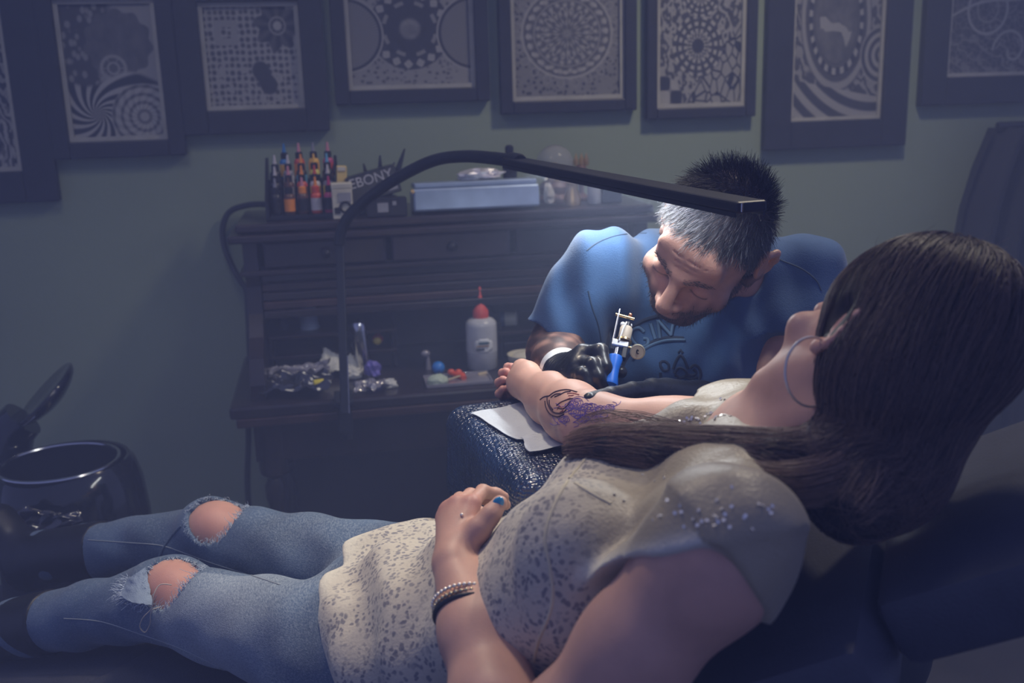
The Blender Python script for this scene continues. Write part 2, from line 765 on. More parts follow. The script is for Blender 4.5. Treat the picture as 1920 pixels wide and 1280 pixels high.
def art3(u, v, nz, nt, tc):
    ax = 0.85
    r, t = polar(u, v, .5, .55, ax)
    teeth = (t * 18).sin()
    val = (voro(nt, tc, 22).soft(.3, .3)) * .6 + .08
    tri = (r - (teeth * .025 + .285)).lt(0)
    val = mixx(val, u * 0 + .06, inside(r, .335, .01))
    val = mixx(val, u * 0 + .85, (r - .29).abs().lt(teeth * .02 + .016))
    val = mixx(val, u * 0 + .04, inside(r, .245, .01))
    pet = (t * 4).sin().abs().soft(.75, .1) * ((r - .215).abs().lt(.016))
    val = val.max(pet * .6)
    val = val.max(inside(r, .085, .03) * (nz * .9))
    for cx in (-.03, 1.03):
        r2, t2 = polar(u, v, cx, .5, ax)
        fan = wave(t2 * 70, 1) * .35 + .25
        val = mixx(val, fan, inside(r2, .29, .01))
        val = mixx(val, u * 0 + .03, (r2 - .285).abs().lt(.012))
        val = mixx(val, u * 0 + .8, (r2 - .305).abs().lt(.008))
    return val


def art4(u, v, nz, nt, tc):
    ax = 1.15
    r, t = polar(u, v, .5, .52, ax)
    val = voro(nt, tc, 24).soft(.33, .3) * .5
    lace = wave(t * 24, 1) * wave(r + (t * 12).sin() * .01, 75)
    val = mixx(val, lace * .75 + .18, inside(r, .44, .02))
    val = val.max(((r - .42).abs().lt(.012)) * .8).max(((r - .37).abs() * 1.0).lt((t * 26).sin() * .012 + .008) * .9)
    val = val.max((r - .31).abs().lt(.007) * .6)
    petals = (r - (t * 8).sin().abs() * .1 - .14).abs().lt(.011)
    val = val.max(petals * .75)
    loops = ((r - .47) * (r - .47) * 60 + ((t * 11).sin()) * ((t * 11).sin()) * .25 - .12).abs().lt(.05)
    val = val.max(loops * .6)
    star = ((t * 4).sin().abs()).lt(.10) * r.lt(.24)
    return val.max(star * .8)


def art5(u, v, nz, nt, tc):
    ax = 1.35
    val = wave((u * 3 + nz * 4) + v * 2, 6).soft(.5, .3) * .7 + .1
    bl = voro(nt, tc, 11, 'DISTANCE_TO_EDGE').soft(.07, .03) * .75
    val = mixx(val, bl, (u * .9 - v).gt(.28))
    for (cx, cy, s) in ((.47, .42, .30), (.5, .80, .24)):
        r, t = polar(u, v, cx, cy, ax)
        f = r + (t * 12).sin() * s * .04
        rings = wave(t * 16, 1).soft(.45, .3) * (wave(r, 95 * .3 / s).soft(.4, .4)) * .9 + .08
        val = mixx(val, rings, inside(f, s, .015))
        val = mixx(val, u * 0 + .75, (r - s * .42).abs().lt(s * .06) * (t * 20).sin().gt(-.3))
        val = mixx(val, u * 0 + .02, inside(r, s * .24, .01))
    rq, tq = polar(u, v, 0, 0, ax)
    val = mixx(val, ((u * 22).sin() * (v * 30).sin()).soft(0, .3) * .9, inside(rq, .30, .01))
    return val


def art6(u, v, nz, nt, tc):
    ax = 1.4
    du, dv = u - .48, v - .60
    a, b = du * .94 + dv * .34, (dv * .94 - du * .34) * 1.05
    rr = (a * a * 1.35 + b * b).sqrt()
    t = b.atan2(a)
    val = wave(u * .6 + v + nz * .35, 55).soft(.45, .4) * .55 + .12
    band = wave(rr, 62).soft(.5, .4) * .6 + .15
    dots = ((t * 22).sin()).soft(.1, .4) * ((rr - .335).abs().lt(.022))
    val = mixx(val, band, inside(rr, .47, .02))
    val = mixx(val, dots * .85 + .05, ((rr - .335).abs()).lt(.03))
    val = mixx(val, nz * .5 + .02, inside(rr, .28, .02))
    feather = (a * 5 + (b * 9).sin() + nz).sin().abs().lt(.28) * inside(rr, .22, .02)
    val = val.max(feather * .85)
    r2, t2 = polar(u, v, 1.02, .38, ax)
    arcs = wave(r2, 80).soft(.5, .4) * .7 + .1
    val = mixx(val, arcs, inside(r2, .25, .01))
    r3, t3 = polar(u, v, .95, .78, ax)
    sw = wave(r3, 42).soft(.55, .3) * .75 + .08
    return mixx(val, sw, (v + u * .12).lt(.24))


def art7(u, v, nz, nt, tc):
    ax = 0.8
    r, t = polar(u, v, .36, .62, ax)
    val = voro(nt, tc, 16, 'DISTANCE_TO_EDGE').lt(.03) * .45 + nz * .25
    val = val.max((r - .19).abs().lt(.012) * .85).max((r - .10).abs().lt(.008) * .6)
    val = val.max((v - .55 - u * .3 - (u * 6).sin() * .05).abs().lt(.014) * .85)
    r2, t2 = polar(u, v, .62, .22, ax)
    val = val.max((r2 - .03 - (t2 + 3.14) * .025).abs().lt(.012) * .8)
    lines = wave(v, 130) * v.gt(.72) * u.lt(.3)
    return val.max(lines * .4).max(wave(u * 2 + v * 3 + nz, 14).soft(.85, .1) * v.lt(.38) * .5)


def frame(px_art, art_h, border, fn, label, mount=0.012, bm=None):
    """px_art: bottom corners of the print in the photograph, on the wall plane"""
    Yf = WALLY - 0.028
    a, b = on_y(*px_art[0], Yf), on_y(*px_art[1], Yf)
    x0, x1 = a[0], b[0]
    z0 = (a[2] + b[2]) / 2
    z1 = z0 + art_h
    e = empty('picture_frame', ((x0 + x1) / 2, WALLY, z0 - border), label, 'picture', 'framed pattern prints along the wall')
    bl = border if bm is None else bm
    mb = MB()
    d = 0.032
    yc = WALLY - d / 2 - .001
    for (p, q, r_, s_) in ((x0 - bl, x0, z0 - border, z1 + border), (x1, x1 + bl, z0 - border, z1 + border),
                           (x0, x1, z0 - border, z0), (x0, x1, z1, z1 + border)):
        mb.box(((p + q) / 2, yc, (r_ + s_) / 2), (q - p, d, s_ - r_), bev=.004)
    mb.build('frame', m_frame, e)
    mo = MB()
    for (p, q, r_, s_) in ((x0, x0 + mount, z0, z1), (x1 - mount, x1, z0, z1), (x0 + mount, x1 - mount, z0, z0 + mount), (x0 + mount, x1 - mount, z1 - mount, z1)):
        mo.box(((p + q) / 2, WALLY - .012, (r_ + s_) / 2), (q - p, .012, s_ - r_))
    mo.build('mount', m_mount, e)
    i = mount * .8
    V = [(x0 + i, WALLY - .010, z0 + i), (x1 - i, WALLY - .010, z0 + i), (x1 - i, WALLY - .010, z1 - i), (x0 + i, WALLY - .010, z1 - i)]
    V += [(p[0], WALLY - .004, p[2]) for p in V]
    o = mesh_obj('print', V, [(0, 1, 2, 3), (7, 6, 5, 4), (0, 4, 5, 1), (1, 5, 6, 2), (2, 6, 7, 3), (3, 7, 4, 0)],
                 art_material('print_' + fn.__name__, fn), e, smooth=False)
    uv = o.data.uv_layers.new(name='UVMap')
    for pl in o.data.polygons:
        for li in pl.loop_indices:
            vi = o.data.loops[li].vertex_index % 4
            uv.data[li].uv = ((0, 0), (1, 0), (1, 1), (0, 1))[vi]
    return e


frame([(-130, 328), (42, 320)], 0.42, .085, art0, 'black framed leaf pattern print at the left end of the picture row')
frame([(130, 270), (315, 258)], 0.37, .045, art1, 'black framed tall print with swirling stripes, rings and a dark blossom')
frame([(388, 210), (572, 200)], 0.285, .065, art2, 'black framed print of honeycomb dots with a dark flower and white centre')
frame([(655, 174), (893, 159)], 0.30, .040, art3, 'black framed wide print with toothed dark disc between two half circles')
frame([(962, 192), (1172, 182)], 0.36, .036, art4, 'black framed print of one large round lace mandala')
frame([(1232, 205), (1398, 197)], 0.42, .032, art5, 'black framed narrow print with two stacked petal rosettes')
frame([(1483, 228), (1653, 222)], 0.50, .085, art6, 'black framed print of a paisley oval with dotted bands', .010)
frame([(1775, 147), (1975, 137)], 0.33, .085, art7, 'black framed print of curling vines at the right end of the picture row')

# dark shape at the edge of the view; cloth, posts and rail made up
m_curt = mat('dark_navy_curtain_cloth', (0.012, 0.014, 0.024), 0.9, var=0.25, vscale=5)
P = []
nx = 48
xs = np.linspace(1.93, 2.75, nx)
prof = [(x, 2.86 + 0.045 * math.sin(i * 1.05) + 0.015 * math.sin(i * 2.3)) for i, x in enumerate(xs)]
V, Fs = [], []
zz = np.linspace(0.01, 1.34, 12)
for j, z in enumerate(zz):
    for i, (x, y) in enumerate(prof):
        sh = 0.13 * max(0, (z - 0.9) / .5) ** 2
        V.append((x + sh * (1 - i / nx), y, z))
n0 = len(V)
V += [(v[0], v[1] + .006, v[2]) for v in V]
for j in range(len(zz) - 1):
    for i in range(nx - 1):
        a = j * nx + i
        Fs += [(a, a + 1, a + 1 + nx, a + nx), (n0 + a + nx, n0 + a + 1 + nx, n0 + a + 1, n0 + a)]
scr = empty('dark_cloth_shape', (2.35, 2.86, 0), 'dark upright cloth shape against the wall at the right edge', 'screen')
mesh_obj('cloth', V, Fs, m_curt, scr)
m_rail = mat('black_stand_tube', (0.012, 0.013, 0.02), 0.4)
for x in (2.10, 2.76):
    MB().tube([(x, 2.90, 0.02), (x, 2.90, 1.345)], .011, 10).build('post', m_rail, scr, smooth=True)
    MB().box((x, 2.88, .012), (.04, .20, .024), bev=.006).build('foot', m_rail, scr)
MB().tube([(2.05, 2.875, 1.345), (2.78, 2.875, 1.345)], .013, 10).build('top_rail', m_rail, scr, smooth=True)

# ------------------------------------------------------------------ roll-top desk
m_wood = mat('dark_stained_mahogany', (0.020, 0.013, 0.016), 0.32, var=0.35, vscale=9, coat=0.3)
m_wood2 = mat('worn_mahogany_edge', (0.040, 0.020, 0.018), 0.35, var=0.3, vscale=14, coat=0.2)
m_drawer = mat('reddish_drawer_front', (0.052, 0.034, 0.040), 0.38, var=0.3, vscale=12, coat=0.2)
m_black = mat('black_plastic', (0.012, 0.013, 0.02), 0.35)
m_steel = mat('polished_steel', (0.62, 0.62, 0.64), 0.18, metal=1.0)
m_brass = mat('brass', (0.72, 0.52, 0.24), 0.25, metal=1.0)
m_dknob = mat('dark_bronze', (0.02, 0.018, 0.02), 0.3, metal=0.6)
DX0, DX1, DZ = -0.275, 0.90, 0.76
DYF, DYB = 2.455, 2.985
desk = empty('rolltop_desk', ((DX0 + DX1) / 2, 2.72, 0), 'dark mahogany roll-top desk with open front, crowded top and turned legs', 'desk')
MB().box(((DX0 + DX1) / 2, (DYF + DYB) / 2, DZ - .016), (DX1 - DX0, DYB - DYF, .032), bev=.008).build('desktop', m_wood, desk)
MB().box(((DX0 + DX1) / 2, DYF + .004, DZ - .042), (DX1 - DX0 - .03, .012, .022), bev=.004).build('edge_moulding', m_wood2, desk)
MB().box(((DX0 + DX1) / 2, DYF + .05, DZ - .105), (DX1 - DX0 - .1, .022, .11), bev=.004).build('apron', m_wood, desk)
MB().box(((DX0 + DX1) / 2, DYB - .03, .43), (DX1 - DX0 - .16, .02, .56)).build('modesty_panel', m_wood, desk)
legp = [(.020, 0), (.026, .02), (.016, .05), (.020, .10), (.027, .25), (.030, .36), (.020, .41), (.034, .43), (.034, .445), (.018, .46), (.026, .50), (.026, .53), (.017, .55), (.034, .565), (.036, .58), (.036, .70)]
for (lx, ly) in ((DX0 + .09, DYF + .06), (DX1 - .09, DYF + .06), (DX0 + .09, DYB - .06), (DX1 - .09, DYB - .06)):
    MB().lathe((lx, ly, 0), legp, 20).build('leg', m_wood, desk, smooth=True)
# S-shaped side panels
sy = [(2.50, .762), (2.50, .80), (2.53, .86), (2.60, .90), (2.655, .95), (2.665, 1.02), (2.64, 1.06), (2.64, 1.165), (2.97, 1.165), (2.97, .762)]
HX0, HX1 = -.205, .83
for x in (HX0 - .018, HX1 - .018):
    MB().prism(sy, 'x', x, x + .036).build('side_panel', m_wood, desk)
MB().box(((HX0 + HX1) / 2, 2.972, .965), (HX1 - HX0, .016, .40)).build('back_panel', m_wood, desk)
MB().box(((HX0 + HX1) / 2, 2.80, 1.175), (HX1 - HX0 + .06, .36, .022), bev=.006).build('top_board', m_wood, desk)
MB().box(((HX0 + HX1) / 2, 2.80, 1.150), (HX1 - HX0 + .10, .39, .020), bev=.009).build('cornice', m_wood, desk)
MB().box(((HX0 + HX1) / 2, 2.79, 1.058), (HX1 - HX0 + .06, .31, .014), bev=.005).build('waist_moulding', m_wood, desk)
# three small drawers under the top
dw = (HX1 - HX0 - .05) / 3
for i in range(3):
    cx = HX0 + .025 + dw * (i + .5)
    d = MB().box((cx, 2.655, 1.103), (dw - .016, .03, .068), bev=.006).build('drawer', m_drawer if i == 1 else m_wood, desk)
    MB().lathe((cx, 2.64, 1.103), [(.006, 0), (.006, .010), (.014, .016), (.013, .024), (.004, .028)], 14, axis=(0, -1, 0)).build('knob', m_dknob, d, smooth=True)
MB().box(((HX0 + HX1) / 2, 2.82, 1.066), (HX1 - HX0 - .04, .30, .010)).build('drawer_floor', m_wood, desk)
# tambour slats, rolled up
for i in range(5):
    z = 1.040 - i * .0235
    y = 2.668 - .004 * i
    MB().box(((HX0 + HX1) / 2, y, z), (HX1 - HX0 - .042, .014, .0205), bev=.007).build('slat', m_wood2 if i in (1, 3) else m_wood, desk)
# pigeonholes inside
for (x0, x1, zs) in ((HX0 + .02, .16, (.812, .868)), (.44, HX1 - .02, (.838,))):
    for z in zs:
        MB().box(((x0 + x1) / 2, 2.84, z), (x1 - x0, .25, .010), bev=.002).build('shelf', m_wood2, desk)
    for x in (x0 + .006, x1 - .006):
        MB().box((x, 2.845, .815), (.012, .24, .105), bev=.002).build('divider', m_wood, desk)
    MB().box(((x0 + x1) / 2, 2.742, .785), (x1 - x0 - .03, .016, .042), bev=.004).build('small_drawer', m_wood, desk)
# ------------------------------------------------------------------ things on top of the desk
TOPZ = 1.187
m_white = mat('white_plastic', (0.62, 0.64, 0.66), 0.4)
m_rack = mat('black_acrylic', (0.010, 0.011, 0.018), 0.25)
rackx0, rackx1 = -0.150, 0.022
rack = empty('ink_rack', (-.064, 2.76, TOPZ), 'black stepped rack holding rows of small ink bottles', 'rack')
for j in range(4):
    y0 = 2.675 + j * .044
    MB().box((-.064, y0 + .022, TOPZ + .006 + j * .0135), (.172, .044, .012 + j * .027), bev=.002).build('step', m_rack, rack)
for x in (rackx0 - .005, rackx1 + .005):
    pr = [(2.668, TOPZ), (2.668, TOPZ + .05), (2.855, TOPZ + .15), (2.862, TOPZ + .15), (2.862, TOPZ)]
    MB().prism(pr, 'x', x - .004, x + .004).build('side', m_rack, rack)
PAL = {'blue': (.02, .16, .42), 'orange': (.75, .25, .03), 'yellow': (.75, .42, .06), 'magenta': (.42, .04, .14), 'red': (.55, .07, .04),
       'white': (.50, .47, .48), 'grey': (.22, .22, .26), 'black': (.012, .012, .018), 'lblue': (.12, .35, .55), 'pink': (.55, .22, .27), 'lemon': (.60, .52, .10), 'brown': (.10, .045, .035)}
for k_, v_ in list(PAL.items()):
    mat('ink_' + k_, v_, 0.35, var=0.1)


def ink_bottle(c, body, lab, cap, tip, label):
    e = empty('ink_bottle', c, label, 'bottle', 'ink bottles in the stepped rack')
    x, y, z = c
    MB().lathe(c, [(.0125, 0), (.0142, .002), (.0142, .044), (.012, .050), (.008, .054)], 16).build('bottle_body', MATS['ink_' + body], e, smooth=True)
    MB().lathe((x, y, z + .008), [(.0146, 0), (.0146, .032)], 16, cap=False).build('paper_label', MATS['ink_' + lab], e, smooth=True)
    MB().lathe((x, y, z + .053), [(.0098, 0), (.0098, .015), (.006, .018)], 14).build('screw_cap', MATS['ink_' + cap], e, smooth=True)
    MB().lathe((x, y, z + .070), [(.0058, 0), (.0042, .008), (.0024, .024)], 10).build('nozzle', MATS['ink_' + tip], e, smooth=True)


ROWS = {3: ('blue yellow black blue|red orange black pink|yellow yellow black grey|magenta red black pink', 'back row'),
        2: ('black black black white|grey white black white|black lblue black orange|lemon black black yellow|black brown black lblue', 'third row'),
        1: ('black black black white|brown grey black pink|red brown black orange|white yellow black red|grey lemon black white', 'second row'),
        0: ('black black black grey|brown orange black brown|brown black orange pink|red white red orange|magenta black black magenta', 'front row')}
for j, (txt, row) in ROWS.items():
    it = txt.split('|')
    n = len(it)
    for i, s_ in enumerate(it):
        b_, l_, c_, t_ = s_.split()
        x = rackx0 + .018 + (.136 if n == 5 else .115) * i / (n - 1) + (.025 if n == 4 else 0)
        order = ['leftmost', 'second', 'third', 'fourth', 'fifth'][i]
        nm = {'lblue': 'light blue', 'lemon': 'lemon yellow'}
        ink_bottle((x, 2.675 + j * .044 + .022, TOPZ + .0125 + j * .027), b_, l_, c_, t_,
                   'ink bottle, %s nozzle, %s label, %s from left in the %s' % (nm.get(t_, t_), nm.get(l_, l_), order, row) if order != 'leftmost'
                   else 'leftmost ink bottle of the %s, %s nozzle and %s label' % (row, nm.get(t_, t_), nm.get(l_, l_)))


def text_mesh(name, s, size, M, c, m, parent, depth=0.0006):
    """lettering as thin raised geometry; M columns: right, up, out"""
    cu = bpy.data.curves.new(name, 'FONT')
    cu.body = s
    cu.size = size
    cu.extrude = depth
    cu.align_x = 'CENTER'
    cu.align_y = 'CENTER'
    o = bpy.data.objects.new(name + '_src', cu)
    COL.objects.link(o)
    dg = bpy.context.evaluated_depsgraph_get()
    me = bpy.data.meshes.new_from_object(o.evaluated_get(dg))
    V = np.array([v.co[:] for v in me.vertices])
    Fs = [tuple(p.vertices) for p in me.polygons]
    bpy.data.objects.remove(o)
    bpy.data.meshes.remove(me)
    return mesh_obj(name, V @ np.asarray(M).T + np.asarray(c), Fs, m, parent, smooth=False)


def rotz(a):
    c, s = math.cos(a), math.sin(a)
    return np.array([[c, -s, 0], [s, c, 0], [0, 0, 1.0]])


def roty(a):
    c, s = math.cos(a), math.sin(a)
    return np.array([[c, 0, s], [0, 1, 0], [-s, 0, c]])


def rotx(a):
    c, s = math.cos(a), math.sin(a)
    return np.array([[1, 0, 0], [0, c, -s], [0, s, c]])


m_ylw = mat('yellow_card', (0.62, 0.46, 0.16), 0.6)
m_cream = mat('cream_card', (0.52, 0.49, 0.40), 0.6)
m_print = mat('black_ink_print', (0.015, 0.015, 0.02), 0.6)
m_gprint = mat('grey_ink_print', (0.28, 0.28, 0.31), 0.6)
# carton with skull-like ring print, open flap
ct = empty('cardboard_carton', (.036, 2.66, TOPZ), 'cream and black printed little carton beside the ink rack', 'carton')
MB().box((.036, 2.665, TOPZ + .038), (.052, .05, .076), bev=.002).build('carton_body', m_cream, ct)
MB().box((.036, 2.666, TOPZ + .083), (.054, .052, .014), bev=.002).build('lid', m_cream, ct)
MB().box((.042, 2.6385, TOPZ + .056), (.032, .002, .022)).build('print_band', m_gprint, ct)
pr = MB()
th = np.linspace(0, 2 * math.pi, 18)[:-1]
pr.tube([(.043 + .013 * math.cos(t), 2.638, TOPZ + .030 + .013 * math.sin(t)) for t in th], .0035, 6, closed=True)
pr.build('ring_print', m_print, ct)
pr = MB()
pr.box((.022, 2.6385, TOPZ + .022), (.014, .002, .016))
pr.build('corner_print', m_print, ct)
yc = empty('yellow_box', (.035, 2.71, TOPZ), 'small upright yellow box standing behind the cream carton', 'box')
MB().box((.037, 2.712, TOPZ + .065), (.026, .022, .13), roty(.06), bev=.002).build('box_body', m_ylw, yc)
MB().box((.040, 2.7, TOPZ + .123), (.020, .003, .010), roty(.06)).build('box_flap', m_cream, yc)

m_bcard = mat('black_glossy_card', (0.012, 0.013, 0.020), 0.3)
m_wtext = mat('white_lettering', (0.42, 0.42, 0.46), 0.6)
# black display box with lettering
R_ = roty(-.23) @ rotz(.12)
c0 = np.array([.118, 2.72, TOPZ + .078])
eb = empty('lettered_box', (.118, 2.72, TOPZ), 'tilted black box lettered EBONY between carton and steel case', 'box')
MB().box(c0, (.135, .05, .072), R_, bev=.003).build('box_body', m_bcard, eb)
MB().box(c0 + np.array([.006, .012, -.055]), (.115, .045, .045), bev=.003).build('box_foot', m_bcard, eb)
ft = c0 + R_ @ np.array([-.004, -.0262, .016])
text_mesh('lettering', 'EBONY', .036, np.stack([R_[:, 0], R_[:, 2], -R_[:, 1]], 1), ft, m_wtext, eb)
MB().box(c0 + R_ @ np.array([.046, -.0258, -.018]), (.026, .002, .016), R_).build('pale_patch', m_gprint, eb)
bb = empty('black_label_box', (.155, 2.665, TOPZ), 'low black box with pale square label in front of the lettered box', 'box')
MB().box((.148, 2.662, TOPZ + .024), (.105, .04, .048), bev=.003).build('box_body', m_bcard, bb)
MB().box((.138, 2.641, TOPZ + .024), (.028, .002, .024)).build('pale_label', m_gprint, bb)
MB().box((.168, 2.641, TOPZ + .034), (.010, .002, .010)).build('dot_label', m_gprint, bb)
cup = empty('brush_pot', (.14, 2.77, TOPZ), 'black pot of dark pointed brushes behind the lettered box', 'pot')
MB().lathe((.14, 2.77, TOPZ), [(.026, 0), (.03, .06), (.028, .06), (.024, .004)], 18).build('pot_body', m_bcard, cup, smooth=True)
for (dx, hh, tl) in ((-.02, .13, -.02), (.0, .15, .005), (.022, .165, .05), (.012, .13, .03)):
    MB().tube([(.14 + dx * .7, 2.77, TOPZ + .02), (.14 + dx + tl * .5, 2.77, TOPZ + hh * .6), (.14 + dx + tl, 2.77, TOPZ + hh)], [.006, .010, .002], 8).build('brush', m_black, cup, smooth=True)

# steel case with lid
m_case = mat('brushed_blue_steel', (0.30, 0.38, 0.52), 0.42, metal=0.55, var=0.25, vscale=8)
cs = empty('steel_case', (.385, 2.70, TOPZ), 'shallow bluish steel case with lid on the desk top', 'case')
MB().box((.385, 2.70, TOPZ + .031), (.335, .11, .060), rotx(-.12), bev=.006).build('case_body', m_case, cs)
MB().box((.385, 2.705, TOPZ + .071), (.325, .10, .014), rotx(-.05), bev=.005).build('case_lid', m_case, cs)
MB().lathe((.217, 2.648, TOPZ + .062), [(.005, 0), (.005, .006)], 10, axis=(0, -1, 0)).build('rivet', m_brass, cs)


def crumple(name, c, size, m, parent=None, seed=1, n=3, amp=.35, squash=1.0):
    bm = bmesh.new()
    bmesh.ops.create_icosphere(bm, subdivisions=n, radius=1)
    r = np.random.default_rng(seed)
    K = r.normal(size=(9, 3)) * 2.4
    ph = r.uniform(0, 6, 9)
    V = np.array([v.co[:] for v in bm.verts])
    Fs = [tuple(v.index for v in f.verts) for f in bm.faces]
    bm.free()
    d = np.abs(np.sin(V @ K.T + ph)).mean(1) - .6 + r.normal(size=len(V)) * .06
    V = V * (1 + amp * d * 2)[:, None] * np.asarray(size)
    V[:, 2] = np.maximum(V[:, 2], -np.asarray(size)[2] * .55)
    return mesh_obj(name, V + np.asarray(c), Fs, m, parent, smooth=False)


m_foil = mat('crumpled_foil', (0.70, 0.68, 0.70), 0.3, metal=0.6, var=0.25, vscale=50)
o = crumple('foil_ball', (.405, 2.72, TOPZ + .090), (.062, .03, .018), m_foil, None, 4, 3, .5)
tag(o, 'crumpled silver foil lying on the steel case', 'foil')
bt = empty('spray_bottle', (.50, 2.79, TOPZ), 'slim black bottle with silver collar standing behind the steel case', 'bottle')
MB().lathe((.50, 2.79, TOPZ), [(.020, 0), (.020, .105), (.014, .118), (.010, .122)], 18).build('bottle_body', m_bcard, bt, smooth=True)
MB().lathe((.50, 2.79, TOPZ + .122), [(.011, 0), (.011, .016)], 14).build('collar', m_steel, bt, smooth=True)
MB().lathe((.50, 2.79, TOPZ + .138), [(.009, 0), (.012, .006), (.012, .020), (.006, .025)], 14).build('cap', m_black, bt, smooth=True)

m_glass = mat('clear_glass', (0.75, 0.75, 0.80), 0.06, trans=0.85, var=0.02, ior=1.2)
m_bwood = mat('brown_carved_wood', (0.11, 0.06, 0.05), 0.5, var=0.35)
m_gold = mat('dull_gold', (0.55, 0.38, 0.18), 0.35, metal=0.9)
gl = empty('glass_globe', (.63, 2.80, TOPZ), 'glass globe on a carved brown base near the desk top corner', 'globe')
MB().lathe((.63, 2.80, TOPZ), [(.052, 0), (.055, .012), (.042, .024), (.046, .044), (.034, .058)], 24).build('base', m_bwood, gl, smooth=True)
MB().sphere((.63, 2.80, TOPZ + .106), .052, 16).build('dome', m_glass, gl, smooth=True)
MB().lathe((.63, 2.80, TOPZ + .058), [(.02, 0), (.015, .03), (.006, .05)], 12).build('figure', m_gold, gl, smooth=True)
tr = empty('gilt_ornament', (.705, 2.80, TOPZ), 'small gilt ornament with pointed finials beside the glass globe', 'ornament')
MB().lathe((.705, 2.80, TOPZ), [(.024, 0), (.026, .01), (.008, .022), (.007, .07), (.018, .085), (.012, .10)], 16).build('stem', m_bwood, tr, smooth=True)
for dx in (-.014, .002, .016):
    MB().lathe((.705 + dx, 2.80, TOPZ + .098), [(.006, 0), (.007, .014), (.001, .034)], 10).build('finial', m_gold, tr, smooth=True)
am = empty('amber_figure', (.655, 2.70, TOPZ), 'small amber and brown figurine in front of the glass globe', 'figurine')
MB().lathe((.655, 2.70, TOPZ), [(.022, 0), (.024, .02), (.014, .045), (.018, .06), (.004, .07)], 14).build('body', m_gold, am, smooth=True)
MB().sphere((.600, 2.70, TOPZ + .02), .016, 10, (1.2, 1, .9)).build('pebble_base', m_bwood, am, smooth=True)
o = crumple('dried_flower', (.585, 2.68, TOPZ + .03), (.014, .014, .034), mat('pale_dried_petals', (.35, .33, .30), .8), None, 9)
tag(o, 'pale dried flower stuck upright beside the steel case corner', 'flower')
gj = empty('grey_jar', (.715, 2.70, TOPZ), 'small grey glass jar with dark lid on desk top', 'jar')
MB().lathe((.715, 2.70, TOPZ), [(.016, 0), (.018, .004), (.018, .048), (.014, .054)], 16).build('jar_body', mat('grey_glass', (.26, .27, .30), .15), gj, smooth=True)
MB().lathe((.715, 2.70, TOPZ + .054), [(.016, 0), (.016, .012)], 16).build('lid', m_bcard, gj, smooth=True)
bj = empty('dark_box', (.765, 2.71, TOPZ), 'dark lidded box at the right end of the desk top', 'box')
MB().box((.765, 2.72, TOPZ + .03), (.055, .06, .06), bev=.004).build('box_body', m_bcard, bj)
MB().box((.765, 2.72, TOPZ + .066), (.060, .065, .012), bev=.004).build('lid', m_bcard, bj)

# cable looping out from behind the rack
P = [U(505, 383, 2.80), U(468, 384, 2.84), U(432, 396, 2.87), U(418, 425, 2.88), U(421, 462, 2.88), U(436, 500, 2.88), U(452, 528, 2.88), U(462, 545, 2.88), U(466, 600, 2.88), U(470, 700, 2.90)]
cb = MB().tube(spline(P, 40), .0085, 10).build('power_cable', m_black, smooth=True)
tag(cb, 'thick black cable looping down beside the ink rack', 'cable')
P = [U(462, 782, 2.66), U(452, 792, 2.60), U(464, 796, 2.62), U(466, 830, 2.66), U(464, 900, 2.70), U(468, 960, 2.72), U(480, 1040, 2.76)]
cb = MB().tube(spline(P, 30), .008, 8).build('hanging_cable', m_black, smooth=True)
tag(cb, 'black cable hanging down beside the turned desk leg', 'cable')

# ------------------------------------------------------------------ inside and on the writing surface
SZ = DZ + .0005
m_cupw = mat('milky_blue_white_plastic', (0.36, 0.44, 0.60), 0.35)
cu_ = empty('plastic_cup', (-.075, 2.79, .873), 'white plastic cup upside down on the inner shelf', 'cup')
MB().lathe((-.075, 2.79, .8735), [(.026, 0), (.027, .003), (.0185, .072), (.0175, .074), (.003, .074)], 24).build('cup_body', m_cupw, cu_, smooth=True)
MB().lathe((-.075, 2.79, .8735), [(.0275, 0), (.0275, .005)], 24).build('cup_rim', m_cupw, cu_, smooth=True)
m_smoke = mat('smoky_plastic', (0.05, 0.055, 0.08), 0.3)
o = empty('dropper_bottle', (-.145, 2.80, .873), 'small smoky dropper bottle beside the upside-down cup', 'bottle')
MB().lathe((-.145, 2.80, .8735), [(.012, 0), (.013, .03), (.008, .036)], 14).build('bottle_body', m_smoke, o, smooth=True)
MB().lathe((-.145, 2.80, .9095), [(.006, 0), (.008, .012), (.004, .026)], 12).build('cap', mat('grey_cap', (.12, .12, .15), .4), o, smooth=True)
cn = empty('steel_canister', (.063, 2.68, SZ), 'shiny steel canister with rounded cap standing upright', 'canister')
ax = nrm((-.07, 0, 1))
MB().lathe((.066, 2.68, SZ), [(.017, 0), (.0195, .003), (.0195, .122)], 28, axis=ax).build('cylinder_body', m_steel, cn, smooth=True)
MB().lathe(np.array((.066, 2.68, SZ)) + ax * .122, [(.0205, 0), (.0205, .016), (.017, .024), (.008, .028)], 28, axis=ax).build('cap', m_steel, cn, smooth=True)
MB().tube([np.array((.046, 2.675, SZ)) + ax * .07, np.array((.040, 2.672, SZ)) + ax * .085, np.array((.046, 2.675, SZ)) + ax * .098], .003, 6).build('clip', m_black, cn, smooth=True)
ty = empty('toy_figure', (.108, 2.77, .8175), 'tiny red toy with yellow front on the inner shelf', 'toy')
MB().sphere((.108, 2.765, .835), .016, 12, (1, .9, .95)).build('body', mat('red_toy_plastic', (.42, .05, .05), .4), ty, smooth=True)
MB().sphere((.106, 2.752, .832), .012, 12, (1, .6, .9)).build('belly', mat('yellow_toy_plastic', (.62, .48, .08), .4), ty, smooth=True)
MB().lathe((.110, 2.768, .846), [(.009, 0), (.006, .008), (.002, .018)], 10).build('tuft', MATS['red_toy_plastic'], ty, smooth=True)


